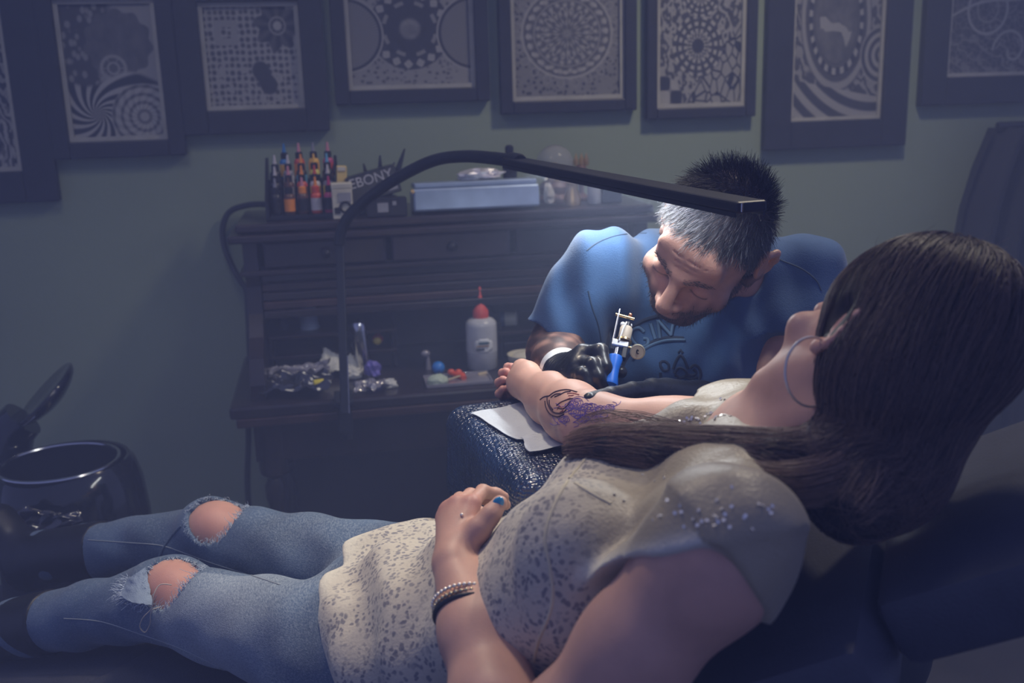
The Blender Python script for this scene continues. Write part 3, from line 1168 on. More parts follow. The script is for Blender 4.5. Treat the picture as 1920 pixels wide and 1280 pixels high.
def sheet(name, pts, m, label, cat, folds=8, amp=.006, seed=2, res=18, thick=.0008, group=None):
    """crumpled sheet hung between 4 corner points (bilinear) with noise"""
    r = np.random.default_rng(seed)
    A, B, C_, D_ = [np.asarray(p, float) for p in pts]
    K = r.normal(size=(folds, 2)) * 7
    ph = r.uniform(0, 6, folds)
    dirs = r.normal(size=(folds, 3)) * .6 + np.array([0, 0, 1])
    V, Fs = [], []
    for j in range(res):
        for i in range(res):
            u, v = i / (res - 1), j / (res - 1)
            p = (A * (1 - u) + B * u) * (1 - v) + (D_ * (1 - u) + C_ * u) * v
            for q in range(folds):
                p = p + dirs[q] * amp * (1 - abs(math.sin(K[q, 0] * u + K[q, 1] * v + ph[q]))) * (.5 if q else 1)
            V.append(p)
    n0 = len(V)
    V += [p - np.array([0, 0, thick]) for p in V]
    for j in range(res - 1):
        for i in range(res - 1):
            a = j * res + i
            Fs += [(a, a + 1, a + 1 + res, a + res), (n0 + a + res, n0 + a + 1 + res, n0 + a + 1, n0 + a)]
    ring = [i for i in range(res)] + [j * res + res - 1 for j in range(1, res)] + [(res - 1) * res + i for i in range(res - 2, -1, -1)] + [j * res for j in range(res - 2, 0, -1)]
    for a, b in zip(ring, ring[1:] + ring[:1]):
        Fs.append((a, n0 + a, n0 + b, b))
    o = mesh_obj(name, V, Fs, m, smooth=True)
    return tag(o, label, cat, group)


m_tissue = mat('white_tissue', (0.50, 0.50, 0.48), 0.85)
z_ = SZ
sheet('tissue_paper', [(-.06, 2.655, z_ + .002), (.055, 2.655, z_ + .002), (.05, 2.70, z_ + .022), (-.045, 2.70, z_ + .055)], m_tissue,
      'torn white tissue standing crumpled behind the lamp post', 'tissue', 6, .010, 3)
m_film = mat('black_glossy_plastic_film', (0.018, 0.017, 0.024), 0.12, spec=0.9, coat=0.8)
m_clearf = mat('greyish_clear_film', (0.20, 0.19, 0.23), 0.15, spec=0.9, coat=0.6)
sheet('plastic_bag', [(-.20, 2.49, z_ + .003), (-.02, 2.47, z_ + .003), (-.02, 2.60, z_ + .010), (-.19, 2.61, z_ + .008)], m_film,
      'crumpled black plastic bag glistening on the desk corner', 'bag', 14, .011, 5, 46)
sheet('clear_wrapper', [(-.185, 2.60, z_ + .008), (-.03, 2.61, z_ + .008), (-.03, 2.66, z_ + .028), (-.19, 2.65, z_ + .020)], m_clearf,
      'crinkled clear plastic wrapper behind the black bag', 'wrapper', 10, .008, 6, 30)
sheet('foil_wrapper', [(.03, 2.48, z_ + .002), (.11, 2.49, z_ + .002), (.11, 2.56, z_ + .004), (.03, 2.55, z_ + .004)], m_clearf,
      'crinkled clear wrapper lying right of the lamp post', 'wrapper', 12, .007, 8, 30)
yb = empty('yellow_clip', (-.055, 2.54, z_), 'bright yellow plastic peg lying on the black bag', 'peg')
MB().lathe((-.070, 2.53, z_ + .026), [(.006, 0), (.0095, .003), (.0095, .026), (.005, .029), (.005, .042), (.002, .043)], 12, axis=(1, .1, .04)).build('peg_body', mat('yellow_plastic', (.62, .52, .04), .4), yb, smooth=True)
MB().lathe((-.082, 2.529, z_ + .0255), [(.003, 0), (.004, .012)], 8, axis=(1, .1, .04)).build('pin', m_white, yb, smooth=True)
o = crumple('purple_wrap', (.086, 2.63, z_ + .024), (.022, .018, .026), mat('violet_crepe', (.13, .11, .42), .6, var=.3, vscale=60), None, 12, 3, .6)
tag(o, 'crumpled violet wrap at the foot of the steel canister', 'wrap')
o = crumple('tissue_ball', (.03, 2.645, z_ + .012), (.026, .018, .016), m_tissue, None, 15, 3, .5)
tag(o, 'small white crumpled tissue ball beside the lamp post', 'tissue')
o = crumple('cotton_scrap', (.125, 2.53, z_ + .008), (.016, .012, .014), m_tissue, None, 17, 3, .6)
tag(o, 'torn white cotton scrap near the desk edge', 'scrap')

# squeeze bottle
m_sq = mat('translucent_bottle_plastic', (0.40, 0.41, 0.45), 0.3, spec=0.4, sss=0.0)
m_liq = mat('greyish_liquid_tint', (0.34, 0.35, 0.40), 0.25)
m_red = mat('red_plastic', (0.55, 0.07, 0.05), 0.35)
sq = empty('squeeze_bottle', (.384, 2.654, SZ), 'translucent squeeze bottle with red nozzle cap and round label', 'bottle')
cB = (.384, 2.654, SZ)
MB().lathe(cB, [(.038, 0), (.0415, .004), (.0425, .05)], 32).build('liquid_section', m_liq, sq, smooth=True)
MB().lathe(cB, [(.0425, .05), (.042, .12), (.041, .128), (.033, .137), (.020, .142)], 32, cap=False).build('bottle_body', m_sq, sq, smooth=True)
MB().lathe((.384, 2.654, SZ + .142), [(.0215, -.001), (.0215, .018), (.015, .028), (.007, .042), (.005, .075), (.002, .084)], 22).build('nozzle_cap', m_red, sq, smooth=True)
lb = MB()
lv, lf = [], []
for j in range(9):
    for i in range(13):
        a = -.62 + 1.24 * i / 12
        lv.append((.384 + .0432 * math.sin(a), 2.654 - .0432 * math.cos(a), SZ + .052 + .038 * j / 8))
for j in range(8):
    for i in range(12):
        a = j * 13 + i
        lf.append((a, a + 1, a + 14, a + 13))
keep = []
for f in lf:
    c = np.mean([lv[i] for i in f], 0)
    if ((c[0] - .384) / .026) ** 2 + ((c[2] - SZ - .071) / .0185) ** 2 < 1:
        keep.append(f)
o = mesh_obj('round_label', lv, keep, m_white, sq)
so = o.modifiers.new('t', 'SOLIDIFY')
so.thickness = .0006
MB().box((.384, 2.654 - .0440, SZ + .079), (.028, .0015, .006), bev=.0005).build('label_band', mat('teal_ink', (.04, .10, .13), .5), sq)
MB().box((.380, 2.654 - .0440, SZ + .071), (.034, .0015, .004), bev=.0005).build('label_line', mat('tan_ink', (.30, .20, .12), .5), sq)
MB().box((.374, 2.654 - .0440, SZ + .062), (.022, .0015, .006), bev=.0005).build('label_foot', mat('slate_ink', (.04, .05, .07), .5), sq)

m_blue = mat('bright_blue_plastic', (0.01, 0.16, 0.55), 0.4)
bl = empty('blue_ball_cap', (.259, 2.62, SZ), 'bright blue round cap lying on the desk', 'cap')
MB().sphere((.259, 2.62, SZ + .018), .0178, 16, (1, 1, 1)).build('cap_body', m_blue, bl, smooth=True)
MB().lathe((.259, 2.604, SZ + .014), [(.003, 0), (.003, .003)], 8, axis=(0, -1, 0)).build('dimple', mat('dark_blue', (.02, .05, .2), .4), bl)
o = empty('glass_stopper', (.235, 2.68, SZ), 'small clear glass stopper behind the blue cap', 'stopper')
MB().lathe((.238, 2.68, SZ), [(.008, 0), (.005, .03), (.004, .036)], 12).build('stem', m_clearf, o, smooth=True)
MB().sphere((.232, 2.68, SZ + .044), .013, 10, (1, .7, .8)).build('knob', m_clearf, o, smooth=True)
rd = empty('red_clip', (.305, 2.55, SZ), 'bright red toy-like plastic clip with two round ends', 'clip')
m_rd = mat('vivid_orange_red', (0.60, 0.08, 0.03), 0.4)
MB().sphere((.288, 2.575, SZ + .016), .010, 12, (1, .8, .85)).build('round_end', m_rd, rd, smooth=True)
MB().sphere((.307, 2.570, SZ + .014), .010, 12, (1, .8, 1)).build('round_end', m_rd, rd, smooth=True)
MB().tube([(.288, 2.574, SZ + .014), (.302, 2.562, SZ + .010), (.314, 2.548, SZ + .010), (.317, 2.535, SZ + .008)], [.006, .008, .011, .007], 10).build('clip_body', m_rd, rd, smooth=True)
m_stick = mat('pale_birch_wood', (0.55, 0.44, 0.28), 0.6)
o = MB().box((.290, 2.525, SZ + .014), (.034, .006, .003), roty(-.22) @ rotz(.1), bev=.001).build('wooden_stick', m_stick)
tag(o, 'flat birch stick between the green lump and red clip', 'stick')
o = MB().box((.372, 2.572, SZ + .006), (.024, .010, .006), roty(-.12), bev=.001).build('wooden_stick', m_stick)
tag(o, 'short birch stick in front of the squeeze bottle', 'stick')
o = crumple('green_soap_lump', (.245, 2.515, SZ + .012), (.027, .020, .018), mat('pale_green_wax', (.36, .42, .34), .5), None, 22, 3, .14)
tag(o, 'smooth pale green lump on the desk edge', 'soap')
tr = empty('clear_tray', (.30, 2.54, SZ), 'thin clear plastic tray under the red clip and sticks', 'tray')
MB().box((.30, 2.54, SZ + .002), (.17, .10, .003), bev=.001).build('tray_floor', m_clearf, tr)
for (c, s) in (((.30, 2.491, SZ + .005), (.17, .003, .008)), ((.30, 2.589, SZ + .005), (.17, .003, .008)), ((.215, 2.54, SZ + .005), (.003, .10, .008)), ((.385, 2.54, SZ + .005), (.003, .10, .008))):
    MB().box(c, s, bev=.001).build('tray_rim', m_clearf, tr)
jr = empty('white_jar', (.485, 2.77, .8435), 'small white jar lying on its side with a dark blue lid', 'jar')
MB().lathe((.468, 2.77, .866), [(.018, 0), (.0215, .003), (.0215, .034), (.016, .038)], 22, axis=(1, -.25, .03)).build('jar_body', mat('creamy_jar_plastic', (.36, .37, .36), .4), jr, smooth=True)
MB().lathe((.468, 2.77, .866), [(.020, -.012), (.0225, -.010), (.0225, .003)], 22, axis=(1, -.25, .03)).build('lid', mat('navy_lid', (.02, .04, .12), .3), jr, smooth=True)
od = empty('orange_knob_tin', (.575, 2.77, .8435), 'small dark tin with an orange knob on the right shelf', 'tin')
MB().lathe((.575, 2.77, .8435), [(.018, 0), (.020, .004), (.020, .032), (.015, .038)], 18).build('tin_body', m_bcard, od, smooth=True)
MB().sphere((.575, 2.768, .888), .007, 10).build('knob', mat('orange_plastic', (.6, .18, .03), .4), od, smooth=True)
cm = empty('cream_bowl', (.49, 2.60, SZ), 'cream rounded bowl on desk behind the clients hand', 'bowl')
MB().lathe((.495, 2.60, SZ), [(.025, 0), (.034, .004), (.046, .026), (.050, .045), (.047, .045), (.042, .026), (.030, .010)], 26, cap=False).build('bowl_body', m_cream, cm, smooth=True)
MB().lathe((.495, 2.60, SZ + .012), [(.031, 0), (.041, .022), (.030, .034), (.004, .038)], 20).build('powder', m_cream, cm, smooth=True)

# ------------------------------------------------------------------ pedal bin with open lid
m_bin = mat('gloss_black_enamel', (0.008, 0.009, 0.015), 0.12, coat=0.6)
bc = U(112, 866, 2.32)
bx_, by_ = bc[0], bc[1]
zr = bc[2]
bn = empty('pedal_bin', (bx_, by_, 0), 'glossy black pedal bin with raised lid and chrome rim', 'bin')
MB().lathe((bx_ + .010, by_ + .016, 0), [(.155, 0), (.172, .012), (.174, .12), (.170, zr - .14), (.162, zr - .06), (.150, zr - .018), (.138, zr - .002), (.131, zr - .004)], 56, cap=False).build('outer_shell', m_bin, bn, smooth=True)
MB().lathe((bx_, by_, .04), [(.004, 0), (.112, 0), (.120, zr - .20), (.128, zr - .046), (.133, zr - .042)], 56, cap=False).build('inner_bucket', m_bin, bn, smooth=True)
th = np.linspace(0, 2 * math.pi, 61)[:-1]
MB().tube([(bx_ + .128 * math.cos(t), by_ + .128 * math.sin(t), zr) for t in th], .0048, 8, closed=True).build('chrome_rim', m_steel, bn, smooth=True)
# lid: a shallow dome standing open on its hinge
hp = U(38, 790, 2.42)
tp = U(138, 690, 2.42)
ldir = nrm(tp - hp)
lside = nrm(np.cross(ldir, FW))
ln_ = nrm(FW * .40 - lside * .92)
s2 = nrm(np.cross(ln_, ldir))
Ld = np.linalg.norm(tp - hp) / 2
lc = (hp + tp) / 2
lv, lf = [], []
prof = [(0.0, .030), (.4, .027), (.7, .018), (.92, .006), (1.0, -.006), (.97, -.010), (.6, -.004), (0.0, -.002)]
N_ = 40
Ls = .118
for (r, h) in prof:
    for i in range(N_):
        a = 2 * math.pi * i / N_
        lv.append(lc + ldir * (r * Ld * math.cos(a)) + s2 * (r * Ls * math.sin(a)) + ln_ * h)
for j in range(len(prof) - 1):
    for i in range(N_):
        i2 = (i + 1) % N_
        lf.append((j * N_ + i, j * N_ + i2, (j + 1) * N_ + i2, (j + 1) * N_ + i))
mesh_obj('lid', lv, lf, m_bin, bn)
MB().tube([hp + ldir * .01 - s2 * .0, hp - ldir * .03, hp - ldir * .06 + np.array([0.0, 0, -.04])], [.05, .055, .06], 16).build('hinge_housing', m_bin, bn, smooth=True)
MB().tube([lc + ldir * (Ld * math.cos(a)) + s2 * (Ls * math.sin(a)) for a in np.linspace(math.pi * .55, math.pi * 1.02, 14)], .003, 6).build('lid_rim', m_steel, bn, smooth=True)
MB().box((bx_, by_ - .15, .03), (.08, .06, .02), bev=.006).build('pedal', m_steel, bn)
o = sheet('bin_liner', [U(-10, 985, 2.16), U(150, 968, 2.16), U(150, 1010, 2.14), U(-10, 1030, 2.14)], m_film, 'crumpled shiny bin liner bunched at the front of the black bin', 'liner', 12, .010, 31, 40)

# ------------------------------------------------------------------ desk lamp: clamp, post, gooseneck and flat LED head
m_lamp = mat('matt_black_lamp_metal', (0.010, 0.012, 0.020), 0.45)
lampb = U(646, 772, 2.44)
lp = empty('led_desk_lamp', (lampb[0], lampb[1], lampb[2]), 'black gooseneck lamp with long flat light bar clamped to the desk', 'lamp')
p0, p1 = U(647, 776, 2.43), U(637, 455, 2.43)
pv = p1 - p0
MB().box((p0 + p1) / 2, (.020, .012, np.linalg.norm(pv)), np.stack([nrm(RT - pv * (RT @ pv) / (pv @ pv)), nrm(np.cross(pv, RT)), nrm(pv)], 1), bev=.002).build('post', m_lamp, lp)
edge = RT * .011
MB().tube([p0 + edge - FW * .006 + nrm(pv) * .003, p0 + edge - FW * .006 + nrm(pv) * .14], .0012, 6).build('bright_edge', m_steel, lp, smooth=True)
cz = DZ
MB().box((p0[0], DYF - .012, cz + .008), (.046, .10, .012), bev=.003).build('clamp_jaw', m_lamp, lp)
MB().box((p0[0], DYF - .045, cz - .03), (.034, .014, .085), bev=.003).build('clamp_bracket', m_lamp, lp)
MB().box((p0[0], DYF - .012, cz - .072), (.034, .075, .010), bev=.003).build('clamp_jaw', m_lamp, lp)
MB().lathe((p0[0], DYF + .01, cz - .105), [(.014, 0), (.014, .012), (.004, .014), (.004, .045), (.011, .047), (.011, .052)], 16).build('clamp_screw', m_lamp, lp, smooth=True)
G_ = [U(637, 458, 2.43), U(640, 432, 2.42), U(660, 398, 2.40), U(712, 355, 2.36), U(770, 320, 2.31), U(820, 299, 2.26), U(872, 293, 2.20), U(920, 296, 2.13), U(968, 302, 2.05)]
MB().tube(spline(G_, 48), .0135, 14).build('gooseneck', m_lamp, lp, smooth=True)
h0, h1 = U(960, 302, 2.06), U(1411, 388, 1.29)
hv = nrm(h1 - h0)
hs = nrm(np.cross(hv, (0, 0, 1)))
hu = np.cross(hs, hv)
HM = np.stack([hv, hs, hu], 1)
hl = np.linalg.norm(h1 - h0)
MB().box((h0 + h1) / 2, (hl, .046, .015), HM, bev=.005).build('light_bar', m_lamp, lp)
for s_ in (-1, 1):
    MB().box((h0 + h1) / 2 + hs * .0215 * s_ - hu * .0095, (hl - .01, .003, .006), HM).build('shade_lip', m_lamp, lp)
MB().lathe(h0 - hv * .012, [(.016, 0), (.018, .01), (.018, .05), (.015, .058)], 18, axis=hv).build('swivel_joint', m_lamp, lp, smooth=True)
MB().tube([h1 + hv * .001 + hs * .016 - hu * .005, h1 + hv * .001 + hs * .016 + hu * .006], .0016, 6).build('end_screw', m_steel, lp, smooth=True)
m_led = mat('led_diffuser', (0.9, 0.9, 0.9), 0.4, emit=(0.85, 0.92, 1.0, LEDGLOW))
MB().box((h0 + h1) / 2 + hv * .0 - hu * .0082, (.68, .030, .002), HM).build('led_strip', m_led, lp)
ld = bpy.data.lights.new('led_bar_light', 'AREA')
ld.shape = 'RECTANGLE'
ld.size, ld.size_y = .68, .03
ld.energy = LEDW
ld.color = (0.90, 0.95, 1.0)
lo_ = bpy.data.objects.new('led_bar_light', ld)
lo_.matrix_world = Matrix.Translation(Vector((h0 + h1) / 2 + hv * .0 - hu * .011)) @ Matrix(np.stack([hv, hs, hu], 1).tolist()).to_4x4()
COL.objects.link(lo_)
# ------------------------------------------------------------------ arm rest wrapped in film
def wrap_material():
    m = mat('blue_black_snake_vinyl_in_film', (0.014, 0.034, 0.085), 0.14, spec=0.8, var=0.5, vscale=12, coat=0.9)
    nt = m.node_tree
    b = nt.nodes['Principled BSDF']
    tc = [n for n in nt.nodes if n.type == 'TEX_COORD'][0]
    vo = nt.nodes.new('ShaderNodeTexVoronoi')
    vo.inputs['Scale'].default_value = 170
    vo.inputs['Randomness'].default_value = 0.35
    nt.links.new(tc.outputs['Object'], vo.inputs['Vector'])
    nz = nt.nodes.new('ShaderNodeTexNoise')
    nz.inputs['Scale'].default_value = 42
    nz.inputs['Detail'].default_value = 5
    mp = nt.nodes.new('ShaderNodeMapping')
    mp.inputs['Scale'].default_value = (1.6, 1.6, .5)
    nt.links.new(tc.outputs['Object'], mp.inputs[0])
    nt.links.new(mp.outputs[0], nz.inputs['Vector'])
    hgt = (1 - X(nt, vo.outputs['Distance'])) * .5 + X(nt, nz.outputs['Fac']) * 1.2
    bp = nt.nodes.new('ShaderNodeBump')
    bp.inputs['Strength'].default_value = 1.0
    bp.inputs['Distance'].default_value = .006
    nt.links.new(hgt.s, bp.inputs['Height'])
    nt.links.new(bp.outputs['Normal'], b.inputs['Normal'])
    nt.links.new(bp.outputs['Normal'], b.inputs['Coat Normal'])
    return m


ARZ = .988
ra = math.radians(9)
AM = rotz(ra)
ac = np.array([.318, 1.452, 0])
ar = empty('arm_rest', (ac[0], ac[1], 0), 'padded arm rest on a steel post, wrapped in glossy blue-black film', 'arm rest')
af = Field()


def rbox(x, y, z):
    px, py, pz = x - ac[0], y - ac[1], z - (ARZ - .085)
    q0 = px * AM[0, 0] + py * AM[1, 0]
    q1 = px * AM[0, 1] + py * AM[1, 1]
    r = .035
    dx, dy, dz = np.abs(q0) - .128 + r, np.abs(q1) - .195 + r, np.abs(pz) - .085 + r
    d = np.sqrt(np.maximum(dx, 0) ** 2 + np.maximum(dy, 0) ** 2 + np.maximum(dz, 0) ** 2) + np.minimum(np.maximum(np.maximum(dx, dy), dz), 0) - r
    w = np.clip(-(pz - .06) * 9, 0, 1)
    return d + (np.sin(q1 * 70 + np.sin(pz * 50) * 1.3) * .0022 + np.sin(q0 * 95 + pz * 21 + q1 * 33) * .0016) * w


af.put(rbox, ac + np.array([-.25, -.25, ARZ - .19]), ac + np.array([.25, .25, ARZ + .01]))
V, Q = af.mesh(.0035)
mesh_obj('cushion', V, Q, wrap_material(), ar)
MB().lathe((ac[0], ac[1], 0), [(.17, 0), (.17, .015), (.04, .03), (.022, .05), (.022, .55), (.030, .55), (.030, .56), (.016, .56), (.016, ARZ - .16)], 28).build('post', m_steel, ar, smooth=True)
MB().box((ac[0], ac[1], ARZ - .172), (.18, .26, .012), AM, bev=.003).build('plate', m_black, ar)
# paper towels
m_towel = mat('white_paper_towel', (0.56, 0.60, 0.64), 0.9, var=0.04, vscale=30, bump=0.2, bscale=220)


def towel(px, z, label, sag=.0):
    c = [on_z(x, y, z) for x, y in px]
    V, Fs = [], []
    N_ = 18
    for j in range(N_):
        for i in range(N_):
            u, v = i / (N_ - 1), j / (N_ - 1)
            p = (c[0] * (1 - u) + c[1] * u) * (1 - v) + (c[3] * (1 - u) + c[2] * u) * v
            p = p + np.array([0, 0, .0009 * math.sin(u * 9 + v * 3) + .0007 * math.sin(v * 13)])
            e_ = math.sin(v * 7 + u) * .002
            V.append(p + np.array([e_, e_ * .5, 0]))
    n0 = len(V)
    V += [p - np.array([0, 0, .0012]) for p in V]
    for j in range(N_ - 1):
        for i in range(N_ - 1):
            a = j * N_ + i
            Fs += [(a, a + 1, a + 1 + N_, a + N_), (n0 + a + N_, n0 + a + 1 + N_, n0 + a + 1, n0 + a)]
    o = mesh_obj('paper_towel', V, Fs, m_towel)
    return tag(o, label, 'towel', 'paper towels on the arm rest')


towel([(882, 774), (985, 753), (1082, 812), (968, 824)], ARZ + .0035, 'larger white paper towel spread under the tattooed arm')
towel([(976, 819), (1050, 803), (1090, 830), (992, 847)], ARZ + .007, 'smaller folded white paper towel at the front of the arm rest')

# ------------------------------------------------------------------ reclining client chair
m_vinyl = mat('black_chair_vinyl', (0.050, 0.053, 0.075), 0.5, bump=0.15, bscale=300)
chx = empty('tattoo_chair', (.15, 1.2, 0), 'black padded reclining client chair with raised back and leg rest', 'chair')


def pad(name, a, b, side, w, t, nrmv, r=.03):
    """cushion between two points"""
    a, b = np.asarray(a, float), np.asarray(b, float)
    L = b - a
    l = np.linalg.norm(L)
    d = L / l
    n_ = nrm(np.asarray(nrmv) - d * (np.asarray(nrmv) @ d))
    s_ = np.cross(n_, d)
    M_ = np.stack([d, s_, n_], 1)
    return MB().box((a + b) / 2 - n_ * t / 2, (l, w, t), M_, bev=r).build(name, m_vinyl, chx, smooth=True)
# ------------------------------------------------------------------ skin, cloth materials
def attr_node(nt, name):
    a = nt.nodes.new('ShaderNodeAttribute')
    a.attribute_name = name
    return a.outputs['Fac']


def mix_by(m, attr, col, rough=None):
    """mix a second colour into a principled material by a vertex attribute"""
    nt = m.node_tree
    b = nt.nodes['Principled BSDF']
    src = b.inputs['Base Color'].links[0].from_socket
    mx = nt.nodes.new('ShaderNodeMix')
    mx.data_type = 'RGBA'
    nt.links.new(attr_node(nt, attr), mx.inputs[0])
    nt.links.new(src, mx.inputs[6])
    mx.inputs[7].default_value = (*col, 1)
    nt.links.new(mx.outputs[2], b.inputs['Base Color'])
    return m


m_skin_w = mat('fair_skin', (0.57, 0.335, 0.255), 0.45, spec=0.35, sss=0.12, var=0.08, vscale=30, bump=0.08, bscale=500)
mix_by(m_skin_w, 'flush', (0.55, 0.24, 0.20))

# ------------------------------------------------------------------ the client: reclining woman
pelN, pelF = U(700, 1235, 1.37), U(800, 1098, 1.56)
waist = U(905, 1150, 1.30)
chest = U(1125, 1058, 1.17)
shN, shF = U(1335, 1050, .95), U(1410, 806, 1.30)
neckb = U(1450, 850, 1.17)
headb = U(1570, 716, 1.13)
kneeN, kneeF = U(305, 1126, 1.66), U(402, 1008, 1.85)
ankN, ankF = U(-30, 1190, 1.86), U(62, 1046, 2.04)
elN, wrN = U(968, 1470, 1.0), U(851, 1056, 1.21)
elF, wrF = U(1108, 794, 1.42), U(984, 716, 1.66)
LW = nrm(shN - shF)                       # her left, towards the camera
BW = nrm(neckb - (pelN + pelF) / 2)
FWD = nrm(np.cross(LW, BW))
if FWD[2] < 0:
    FWD = -FWD
HEADC = U(1654, 676, 1.09)
hup = nrm(RT * .72 + UP * .69)
hface = nrm(RT * -.36 + UP * .375 + FW * .854)
hface = nrm(hface - hup * (hface @ hup))
headb = HEADC - hup * .085 - hface * .015
hleft = np.cross(hup, hface)
HW = np.stack([hleft, hface, hup], 1)       # head axes: left, face, up


def hw(l, f, u):
    return HEADC + HW @ np.array([l, f, u])


def torso(fd, g):
    """torso with growth g"""
    fd.flat((pelN + pelF) / 2 - BW * .02, waist, LW, .158 + g, .100 + g, .126 + g, .080 + g, .05)
    fd.flat(waist, chest, LW, .126 + g, .080 + g, .140 + g, .092 + g, .05)
    fd.flat(chest, (shN + shF) / 2 + BW * .0 - FWD * .02, LW, .140 + g, .098 + g, .145 + g, .060 + g, .05)
    for s_ in (1, -1):
        fd.ell(chest + FWD * .048 + LW * s_ * .072 + BW * .028, (.066 + g, .066 + g, .064 + g), np.stack([LW, FWD, BW], 1), .022)


bd = Field()
torso(bd, -.008)
# neck and head
bd.flat(neckb - BW * .03, headb, LW, .060, .055, .050, .052, .03)
bd.ell(hw(0, -.005, .015), (.074, .094, .098), HW, .02)                 # skull
bd.ell(hw(0, .040, -.045), (.056, .058, .062), HW, .03)                 # face
bd.rc(hw(.045, .005, -.060), hw(.018, .078, -.098), .016, .015, .03)       # jaw
bd.rc(hw(-.045, .005, -.060), hw(-.018, .078, -.098), .016, .015, .03)
bd.ell(hw(0, .080, -.100), (.020, .016, .016), HW, .02)                 # chin
bd.rc(hw(0, .090, -.005), hw(0, .100, -.042), .008, .010, .015)           # nose
bd.ell(hw(0, .090, -.072), (.022, .010, .012), HW, .014)                 # lips
bd.ell(hw(.045, .070, -.030), (.022, .018, .018), HW, .02)              # cheeks
bd.ell(hw(-.045, .070, -.030), (.022, .018, .018), HW, .02)
for s_ in (1, -1):
    bd.ell(hw(.032 * s_, .092, .004), (.017, .012, .012), HW, .01, 's')  # eye sockets
    bd.ell(hw(.032 * s_, .082, .004), (.013, .012, .012), HW, .004)
    # ears
    ec = hw(.076 * s_, -.012, -.012)
    er = HW @ np.array([s_ * .9, -.35, 0])
    ring_ = [(0.004, .006, .030), (.009, -.012, .030), (.012, -.020, .012), (.009, -.017, -.010), (.005, -.008, -.026), (.001, .004, -.034)]
    pts = [(hw((.074 + a * 1.7) * s_, b - .004, c - .014), .0048) for a, b, c in ring_]
    bd.chain(pts, .006)
    bd.ell(hw(.079 * s_, -.006, -.010), (.006, .013, .026), HW, .006)
    bd.ell(hw(.0765 * s_, .004, -.046), (.006, .008, .010), HW, .008)
    bd.ell(hw(.086 * s_, -.004, -.008), (.006, .008, .016), HW, .006, 's')
bd.rc(hw(0, .030, -.085), neckb + FWD * .02, .034, .040, .03)                # throat
# near arm
bd.chain([(shN, .058), (shN * .62 + elN * .38, .052), (shN * .25 + elN * .75, .045), (elN, .042)], .03)
bd.chain([(elN, .042), (elN * .7 + wrN * .3, .044), (elN * .35 + wrN * .65, .034), (wrN, .0255)], .03)
bd.rc(shN, (shF + neckb) / 2, .055, .05, .05)
bd.rc(neckb, shF, .05, .050, .05)


def finger(fd, pts, r0=.0088, r1=.0070, k=.006):
    n = len(pts)
    rs = [r0 + (r1 - r0) * i / (n - 1) for i in range(n)]
    fd.chain([(U(*p), r) for p, r in zip(pts, rs)], k)
    return rs


# near hand, resting on the belly
mcpN = [(884, 945, 1.262), (858, 944, 1.272), (840, 955, 1.278), (831, 972, 1.280)]
for i, p in enumerate(mcpN):
    bd.rc(wrN, U(*p), .0185, (.0118, .0115, .0108, .0095)[i], .012)
finger(bd, [mcpN[0], (905, 921, 1.300), (930, 926, 1.315), (945, 931, 1.318)], .0096, .0068)
finger(bd, [mcpN[1], (882, 928, 1.325), (920, 938, 1.335), (948, 946, 1.325)], .0096, .0072)
finger(bd, [mcpN[2], (862, 935, 1.335), (890, 955, 1.355), (915, 965, 1.345)], .0092, .007)
finger(bd, [mcpN[3], (848, 950, 1.330), (870, 972, 1.350), (890, 980, 1.345)], .0082, .0062)
bd.chain([(U(868, 1022, 1.222), .0165), (U(899, 991, 1.222), .0135), (U(919, 966, 1.226), .0108), (U(937, 943, 1.234), .0098)], .010)
# far arm, palm up on the arm rest
mF = U(1255, 812, 1.36)
bd.chain([(shF, .052), (mF, .043), (elF, .040)], .03)
bd.chain([(elF, .041), (U(1072, 772, 1.485), .0405), (U(1035, 748, 1.56), .036), (wrF, .0275)], .03)
bd.rc(wrF, U(966, 726, 1.725), .0240, .0150, .014)
bd.rc(wrF, U(966, 712, 1.740), .0240, .0140, .014)
fpF = [[(964, 736, 1.725), (945, 746, 1.735), (936, 738, 1.712), (943, 729, 1.700)],
       [(960, 726, 1.735), (939, 728, 1.745), (935, 717, 1.720), (943, 711, 1.705)],
       [(961, 715, 1.745), (942, 711, 1.750), (942, 699, 1.728), (950, 696, 1.715)],
       [(965, 707, 1.750), (950, 700, 1.755), (952, 688, 1.738), (960, 687, 1.725)]]
for q in fpF:
    finger(bd, q, .0084, .0066, .004)
bd.chain([(U(1000, 712, 1.64), .018), (U(989, 699, 1.655), .0165), (U(978, 690, 1.675), .0125), (U(970, 700, 1.690), .0085)], .012)
# legs inside the jeans, bare knees
for (hp_, kn_, an_) in ((pelN, kneeN, ankN), (pelF, kneeF, ankF)):
    bd.rc(hp_, kn_, .074, .050, .04)
    bd.rc(kn_, an_, .048, .034, .03)
bd.ell(U(322, 1104, 1.628), (.0495, .0495, .0465), None, .03)
bd.ell(U(404, 990, 1.822), (.0495, .0495, .0465), None, .03)
V, Q = bd.mesh(.003)
WB = bvh_of(V, Q)
woman = mesh_obj('person', V, Q, m_skin_w, None, origin=((pelN + pelF) / 2) * np.array([1, 1, 0]) + np.array([0, 0, .60]))
tag(woman, 'person in cream patterned shirt and ripped jeans reclining with bare tattooed arm', 'person')
# flushed skin at knuckles, ear, knees, far finger tips
fl = np.zeros(len(V))
for c_, r_ in [(U(*q[-1]), .022) for q in fpF] + [(U(*p), .016) for p in mcpN] + [(hw(.079, -.006, -.014), .03), (U(322, 1104, 1.60), .05), (U(404, 990, 1.80), .05)]:
    fl = np.maximum(fl, np.exp(-((V - c_) ** 2).sum(1) / r_ ** 2))
put_attr(woman, 'flush', fl * .75)
print('woman body', len(V))
